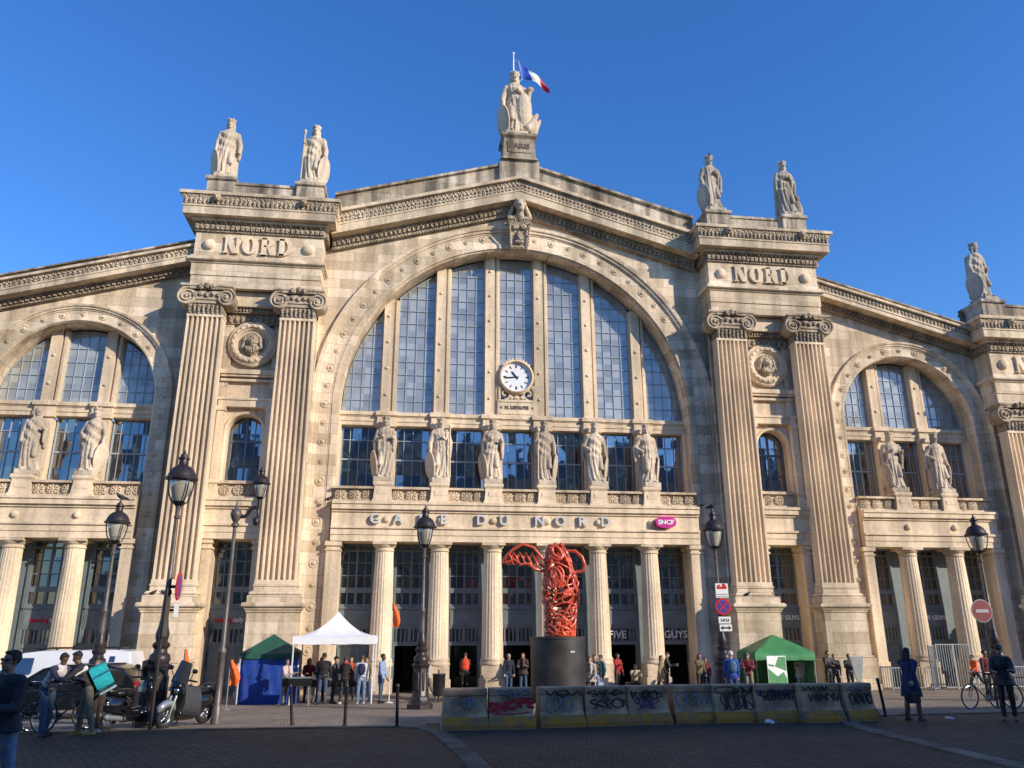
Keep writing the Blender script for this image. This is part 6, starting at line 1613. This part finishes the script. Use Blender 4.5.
def van_x(root, hw):
    mb = MB(); mb.box(2.28, 2.33, -.7, .7, .36, .56); mb.box(-2.34, -2.26, -.8, .8, .36, .58); mb.build('bumper', M['rubber'], root, True)
    for s in (-1, 1):
        mb = MB(); mb.box(2.20, 2.29, min(s*.70, s*.84), max(s*.70, s*.84), .75, 1.35); mb.build('tail_light', M['amber'], root, True)
        mb = MB(); mb.ell((-2.1, s*.72, .90), (.16, .14, .10)); mb.build('headlight', M['chrome'], root, True)
        mb = MB(); mb.bbox(-1.42, -1.28, min(s*.90, s*1.04), max(s*.90, s*1.04), 1.08, 1.30, .02); mb.build('wing_mirror', M['black'], root, True)
        mb = MB(); mb.box(-.46, -.44, s*(hw+.001)-.004, s*(hw+.001)+.004, .45, 1.08); mb.box(.82, .84, s*(hw+.001)-.004, s*(hw+.001)+.004, .45, 1.08); mb.box(-1.25, 1.9, s*(hw+.004)-.01, s*(hw+.004)+.01, .62, .70); mb.build('side_trim', M['greymetal'], root, True)
    mb = MB()
    for s in (-1, 1): mb.cap((-.7, s*.62, 1.92), (1.9, s*.62, 1.93), .022, .022, 8)
    for x in (-.5, .7, 1.8): mb.cap((x, -.66, 1.92), (x, .66, 1.92), .02, .02, 8); mb.box(x-.03, x+.03, -.64, -.60, 1.83, 1.92); mb.box(x-.03, x+.03, .60, .64, 1.83, 1.92)
    mb.build('roof_rack', M['black'], root, True)
vehicle('parked_van', 'white van parked behind the black car at left with a roof rack', 'van', -18.15, -5.0, vp, 1.82, 1.05, 'vanwhite',
        [('side_window', [(-1.62, 1.12), (-.62, 1.12), (-.62, 1.62), (-.98, 1.62), (-1.20, 1.53)]), ('rear_side_window', [(1.62, 1.14), (1.78, 1.14), (1.78, 1.66), (1.62, 1.66)])], (-1.42, 1.45), .33, van_x).scale = (1.17, 1.08, 1.09)
cp_ = [(-2.0, .26), (-2.05, .55), (-1.92, .78), (-1.15, .95), (-.55, 1.36), (-.1, 1.47), (1.15, 1.46), (1.62, 1.34), (1.95, .98), (2.05, .72), (2.02, .3)]
def car_x(root, hw):
    for s in (-1, 1):
        mb = MB(); mb.box(1.86, 2.0, min(s*.62, s*.83), max(s*.62, s*.83), .80, 1.0); mb.build('tail_light', M['amber'], root, True)
        mb = MB(); mb.ell((-1.86, s*.62, .70), (.16, .16, .08)); mb.build('headlight', M['chrome'], root, True)
        mb = MB(); mb.bbox(-.86, -.74, min(s*.88, s*1.02), max(s*.88, s*1.02), .92, 1.05, .02); mb.build('wing_mirror', M['black'], root, True)
    mb = MB(); mb.box(2.035, 2.05, -.26, .26, .62, .74); mb.build('number_plate', M['plate'], root, True)
    for dx in (-.15, .65):
        mb = MB(); mb.box(dx, dx+.14, -hw-.012, -hw-.002, .80, .83); mb.build('door_handle', M['black'], root, True)
vehicle('parked_car', 'black hatchback parked in front of the white van at left', 'car', -14.85, -13.0, cp_, 1.76, .92, 'carblack',
        [('side_window', [(-.86, .96), (.24, .96), (.24, 1.36), (-.1, 1.38), (-.5, 1.27)]), ('rear_side_window', [(.32, .96), (1.50, .98), (1.30, 1.30), (.95, 1.37), (.32, 1.37)])], (-1.28, 1.30), .31, car_x)

def tyre(mb, y, z, r, t, x=0, seg=32):
    mb.tube([(x, y + r*math.cos(2*PI*i/seg), z + r*math.sin(2*PI*i/seg)) for i in range(seg)], t, 8, True)
def bicycle(x, y, rz, label, lean=4, c='frame_dark', group='bicycles'):
    o = empty('bicycle', (x, y, G(y)), R(rz), label, 'bicycle', group); o.rotation_euler = (0, R(lean), R(rz))
    for yw in (-.52, .52):
        mb = MB(); tyre(mb, yw, .34, .32, .019); w = mb.build('wheel', M['rubber'], o, True, 50)
        mb = MB(); tyre(mb, yw, .34, .295, .010)
        for i in range(14):
            a = 2*PI*i/14; mb.tube([(.02*(1 if i % 2 else -1), yw, .34), (0, yw + .295*math.cos(a), .34 + .295*math.sin(a))], .0022, 4)
        mb.cap((-.04, yw, .34), (.04, yw, .34), .018, .018, 8); mb.build('rim', M['chrome'], w, True)
    mb = MB(); bb = (0, .08, .30); st = (0, .25, .82); hd_ = (0, -.36, .86); hl = (0, -.385, .70)
    for a, b, r_ in ((bb, st, .016), (bb, hl, .018), (st, hd_, .016), (hd_, hl, .019)): mb.cap(a, b, r_, r_, 8)
    for s in (-1, 1):
        mb.cap((s*.05, .52, .34), (s*.02, .09, .30), .010, .010, 6); mb.cap((s*.05, .52, .34), (s*.02, .25, .80), .009, .009, 6); mb.cap((s*.045, -.52, .34), (s*.03, -.385, .70), .011, .010, 6)
    mb.build('frame', M[c], o, True, 50)
    mb = MB(); mb.cap((0, -.36, .86), (0, -.38, 1.02), .013, .013, 8); mb.tube([(-.29, -.28, 1.04), (-.24, -.36, 1.05), (0, -.40, 1.03), (.24, -.36, 1.05), (.29, -.28, 1.04)], .013, 8); mb.build('handlebar', M['chrome'], o, True, 50)
    mb = MB(); mb.cap((0, .25, .80), (0, .28, .95), .012, .012, 8); mb.cap((0, .40, .98), (0, .12, .99), .075, .03, 10); mb.build('saddle', M['black'], o, True, 50)
    mb = MB(); mb.lathe([(.09, -.006), (.09, .006)], (0, 0, 0), 20); mb.tr = None
    cr = MB(tr=lambda p: (p[2] + .045, p[0] + .08, p[1] + .30)); cr.lathe([(.09, -.006), (.09, .006)], (0, 0, 0), 20); cr.cap((0, 0, 0), (.0, -.16, .02), .012, .010, 6); cr.cap((0, 0, 0), (0, .16, -.1), .012, .010, 6); cr.build('crank', M['greymetal'], o, True)
    return o
bicycle(11.35, -15.9, -78, 'bicycle left of the pair by the no entry sign, whole front wheel in view', 5)
bicycle(12.55, -16.3, -95, 'bicycle right of the pair at the right edge, behind the man in black', -4)
bicycle(-13.6, -18.9, 70, 'bicycle held by the two riders at left', 3)
bicycle(-12.95, -18.5, 118, 'bicycle leaning beside the black motorcycle at left', -5, 'frame_dark')

def scooter(x, y, rz, label, paint, box=False, lean=6, name='motor_scooter', plate_=True, cover=True):
    o = empty(name, (x, y, G(y)), 0, label, 'motorcycle'); o.rotation_euler = (0, R(lean), R(rz))
    for yw, nm in ((-.66, 'front'), (.62, 'rear')):
        mb = MB(); tyre(mb, yw, .27, .21, .062, 0, 28); w = mb.build('wheel', M['rubber'], o, True, 50)
        mb = MB(); tyre(mb, yw, .27, .155, .022, 0, 24)
        for i in range(5):
            a = 2*PI*i/5; mb.cap((0, yw, .27), (0, yw + .15*math.cos(a), .27 + .15*math.sin(a)), .022, .016, 6)
        mb.cap((-.07, yw, .27), (.07, yw, .27), .035, .035, 10); mb.build('rim', M['chrome'], w, True, 50)
    mb = MB()
    mb.ell((0, -.42, .72), (.21, .10, .34)); mb.ell((0, -.50, .92), (.17, .12, .15)); mb.cap((-.12, -.36, .34), (.12, -.36, .34), .09, .09)
    mb.cap((0, -.30, .30), (0, .15, .30), .15, .16); mb.ell((0, .45, .55), (.19, .45, .20)); mb.cap((0, .55, .62), (0, .92, .74), .14, .07); mb.cap((0, .15, .42), (0, .5, .5), .17, .17)
    remesh(mb, 'fairing', .018, M[paint], o, 0, 6, None, 3)
    mb = MB(); mb.tube([(0, -.66 + .29*math.cos(a), .27 + .30*math.sin(a)) for a in [R(20 + 15*i) for i in range(10)]], [.02] + [.085]*8 + [.02], 10)
    for s in (-1, 1): mb.cap((s*.09, -.66, .27), (s*.07, -.52, .72), .025, .03, 8)
    mb.build('front_mudguard', M['silver'], o, True, 50)
    mb = MB(); mb.ell((0, .28, .80), (.16, .34, .09)); mb.ell((0, .62, .86), (.14, .22, .09)); mb.build('seat', M['black'], o, True, 60)
    mb = MB(); vs = []; fs = []
    for j in range(7):
        t = j/6
        for i in range(9):
            u = -1 + i/4; vs.append((u*(.25 - .07*t), -.56 + .12*t + .12*u*u, 1.0 + .50*t - .06*u*u*t))
    for j in range(6):
        for i in range(8): fs.append((j*9+i, j*9+i+1, (j+1)*9+i+1, (j+1)*9+i))
    mb.add(vs, fs); w = mb.build('windscreen', M['screen'], o, False); smooth_mesh(w.data, 80)
    mb = MB(); mb.tube([(-.36, -.26, 1.06), (-.2, -.36, 1.08), (0, -.40, 1.04), (.2, -.36, 1.08), (.36, -.26, 1.06)], .022, 8)
    mb.build('handlebar', M['black'], o, True, 50)
    for s in (-1, 1):
        mb = MB(); mb.cap((s*.24, -.38, 1.08), (s*.33, -.40, 1.26), .010, .010, 6); mb.ell((s*.36, -.40, 1.30), (.085, .03, .055)); mb.build('mirror', M['black'], o, True, 60)
        mb = MB(); mb.ell((s*.09, -.57, .86), (.07, .05, .05)); mb.build('headlight', M['chrome'], o, True, 60)
    mb = MB(); mb.cap((-.16, .3, .26), (-.19, .85, .34), .05, .065, 10); mb.build('exhaust', M['greymetal'], o, True, 50)
    mb = MB(); mb.cap((-.14, .02, .22), (-.30, .06, .02), .014, .014, 6); mb.build('stand', M['black'], o, True)
    if plate_:
        mb = MB(); mb.bbox(-.12, .12, .93, .95, .46, .62, .004); mb.build('number_plate', M['plate'], o, True)
    mb = MB(); mb.ell((0, .95, .76), (.12, .05, .05)); mb.build('tail_light', M['amber'], o, True, 60)
    if box:
        mb = MB(); mb.bbox(-.25, .25, .62, 1.08, .95, 1.32, .05); mb.build('top_box', M['black'], o, True)
    if cover:
        mb = MB()
        mb.rings([[(-.27*k, -.40, z), (.27*k, -.40, z), (.33*k, .10, z-.1), (-.33*k, .10, z-.1)] for z, k in ((1.0, .55), (.8, .85), (.55, .95), (.34, .70))]); a = mb.build('leg_cover', cloth((.045, .045, .05)), o, True); smooth_mesh(a.data, 80)
    return o
scooter(-10.55, -17.6, -28, 'dark maxi scooter with silver nose and windscreen parked beside the tall lamp', 'carblack', False, 7)
scooter(-11.72, -18.0, 154, 'black motorcycle with top box seen from behind, next to the delivery rider', 'carblack', True, -5, 'motorcycle', True, False)

# ------------------------------------------------------------------ litter
def litter(x, y, s, label, seed):
    rnd = random.Random(seed); mb = MB(); n = 7; vs = []; fs = []
    for i in range(n):
        for j in range(n): vs.append(((i/(n-1)-.5)*s + rnd.uniform(-.03, .03)*s, (j/(n-1)-.5)*s*.7, .01 + abs(noise.noise(Vector((i*.7+seed, j*.7, 0))))*s*.7))
    for i in range(n-1):
        for j in range(n-1): fs.append((i*n+j, (i+1)*n+j, (i+1)*n+j+1, i*n+j+1))
    mb.add(vs, fs); o = mb.build('paper_scrap', M['white'], None, False); o.location = (x, y, G(y)+.002); o.rotation_euler = (0, 0, seed); tag(o, label, 'paper scrap', 'paper scraps on the road')
litter(2.75, -20.35, .26, 'crumpled pale paper on the road at the foot of the barriers', 3)
litter(7.35, -20.0, .16, 'scrap of white paper on the road right of the woman in blue', 5)
# ------------------------------------------------------------------ pigeons
def pigeon(x, y, z, rz, label):
    mb = MB(); mb.ell((0, 0, .09), (.06, .12, .065), M=Matrix.Rotation(R(-18), 3, 'X')); mb.ell((0, -.11, .17), (.034, .04, .036)); mb.cap((0, -.08, .12), (0, -.11, .16), .04, .03); mb.cap((0, -.14, .168), (0, -.17, .16), .012, .005, 6); mb.cap((0, .08, .07), (0, .20, .045), .04, .022)
    for s in (-1, 1): mb.cap((s*.02, 0, .05), (s*.02, -.01, .0), .010, .009, 6); mb.cap((s*.05, -.04, .11), (s*.04, .15, .07), .03, .012)
    o = remesh(mb, 'pigeon', .009, M['pigeon']); o.location = (x, y, z); o.rotation_euler = (0, 0, R(rz)); tag(o, label, 'pigeon', 'pigeons'); o.scale = (1.15, 1.15, 1.15)
for p in ((10.66, -1.63, 4.222, 70, 'pigeon on the pilaster base above the green tent'), (12.20, -1.60, 4.222, -60, 'pigeon on the corner of the same pilaster base, right one'),
          (-16.25, -1.60, 4.222, 80, 'leftmost pigeon on the left pilaster base'), (-15.75, -1.62, 4.222, -70, 'pigeon on the left pilaster base near the sign'),
          (5.50, -11.0, G(-11)+6.62, 50, 'pigeon perched on the lamp that carries signs'), (-14.92, -11.0, G(-11)+6.59, -60, 'pigeon perched on the leftmost street lamp'),
          (11.1, -.64, PZ+3.78, 20, 'pigeon on the head of a statue on the right pavilion'),
          (9.2, -.6, 8.602, 70, 'pigeon on the ledge right of the station lettering'), (-9.2, -.42, 8.602, 60, 'pigeon on the ledge at the left end of the station lettering')): pigeon(*p)
# ------------------------------------------------------------------ sky, sun, camera
SUN = Vector((1.2, -1.0, .65)).normalized()
elev = math.asin(SUN.z); azim = math.atan2(SUN.x, SUN.y)
w = bpy.data.worlds.new('World'); sc.world = w; w.use_nodes = True
N = w.node_tree.nodes; L = w.node_tree.links; bg = N['Background']
sky = N.new('ShaderNodeTexSky'); sky.sky_type = 'NISHITA'; sky.sun_disc = False
sky.sun_elevation = elev; sky.sun_rotation = azim
sky.altitude = 100; sky.air_density = 1.15; sky.dust_density = .3; sky.ozone_density = 6.0
hs = N.new('ShaderNodeHueSaturation'); hs.inputs['Saturation'].default_value = 1.16; hs.inputs['Value'].default_value = 1.52; hs.inputs['Hue'].default_value = .51
L.new(sky.outputs[0], hs.inputs['Color']); L.new(hs.outputs[0], bg.inputs['Color'])
bg.inputs['Strength'].default_value = .15
sl_ = bpy.data.lights.new('sun', 'SUN'); sl_.energy = 5.0; sl_.angle = R(.5); sl_.color = (1, .895, .735)
so = bpy.data.objects.new('sun', sl_); col.objects.link(so); so.rotation_euler = SUN.to_track_quat('Z', 'Y').to_euler()
cd = bpy.data.cameras.new('camera'); cam = bpy.data.objects.new('camera', cd); col.objects.link(cam)
yaw, pitch, roll = .1339, .3022, -.0030
f = Vector((math.sin(yaw)*math.cos(pitch), math.cos(yaw)*math.cos(pitch), math.sin(pitch))); r = Vector((math.cos(yaw), -math.sin(yaw), 0)); u = r.cross(f)
r2 = r*math.cos(roll) + u*math.sin(roll); u2 = -r*math.sin(roll) + u*math.cos(roll)
m = Matrix((r2, u2, -f)).transposed().to_4x4(); m.translation = Vector((-5.546, -38.56, 2.75)); cam.matrix_world = m
cd.sensor_width = 36; cd.lens = 788.3/1024*36; cd.clip_end = 2000; cd.clip_start = .1
sc.camera = cam
sc.view_settings.view_transform = 'Standard'; sc.view_settings.look = 'None'; sc.view_settings.exposure = 0
try:
    sc.cycles.max_bounces = 6; sc.cycles.diffuse_bounces = 3; sc.cycles.glossy_bounces = 4; sc.cycles.use_denoising = True
except Exception: pass
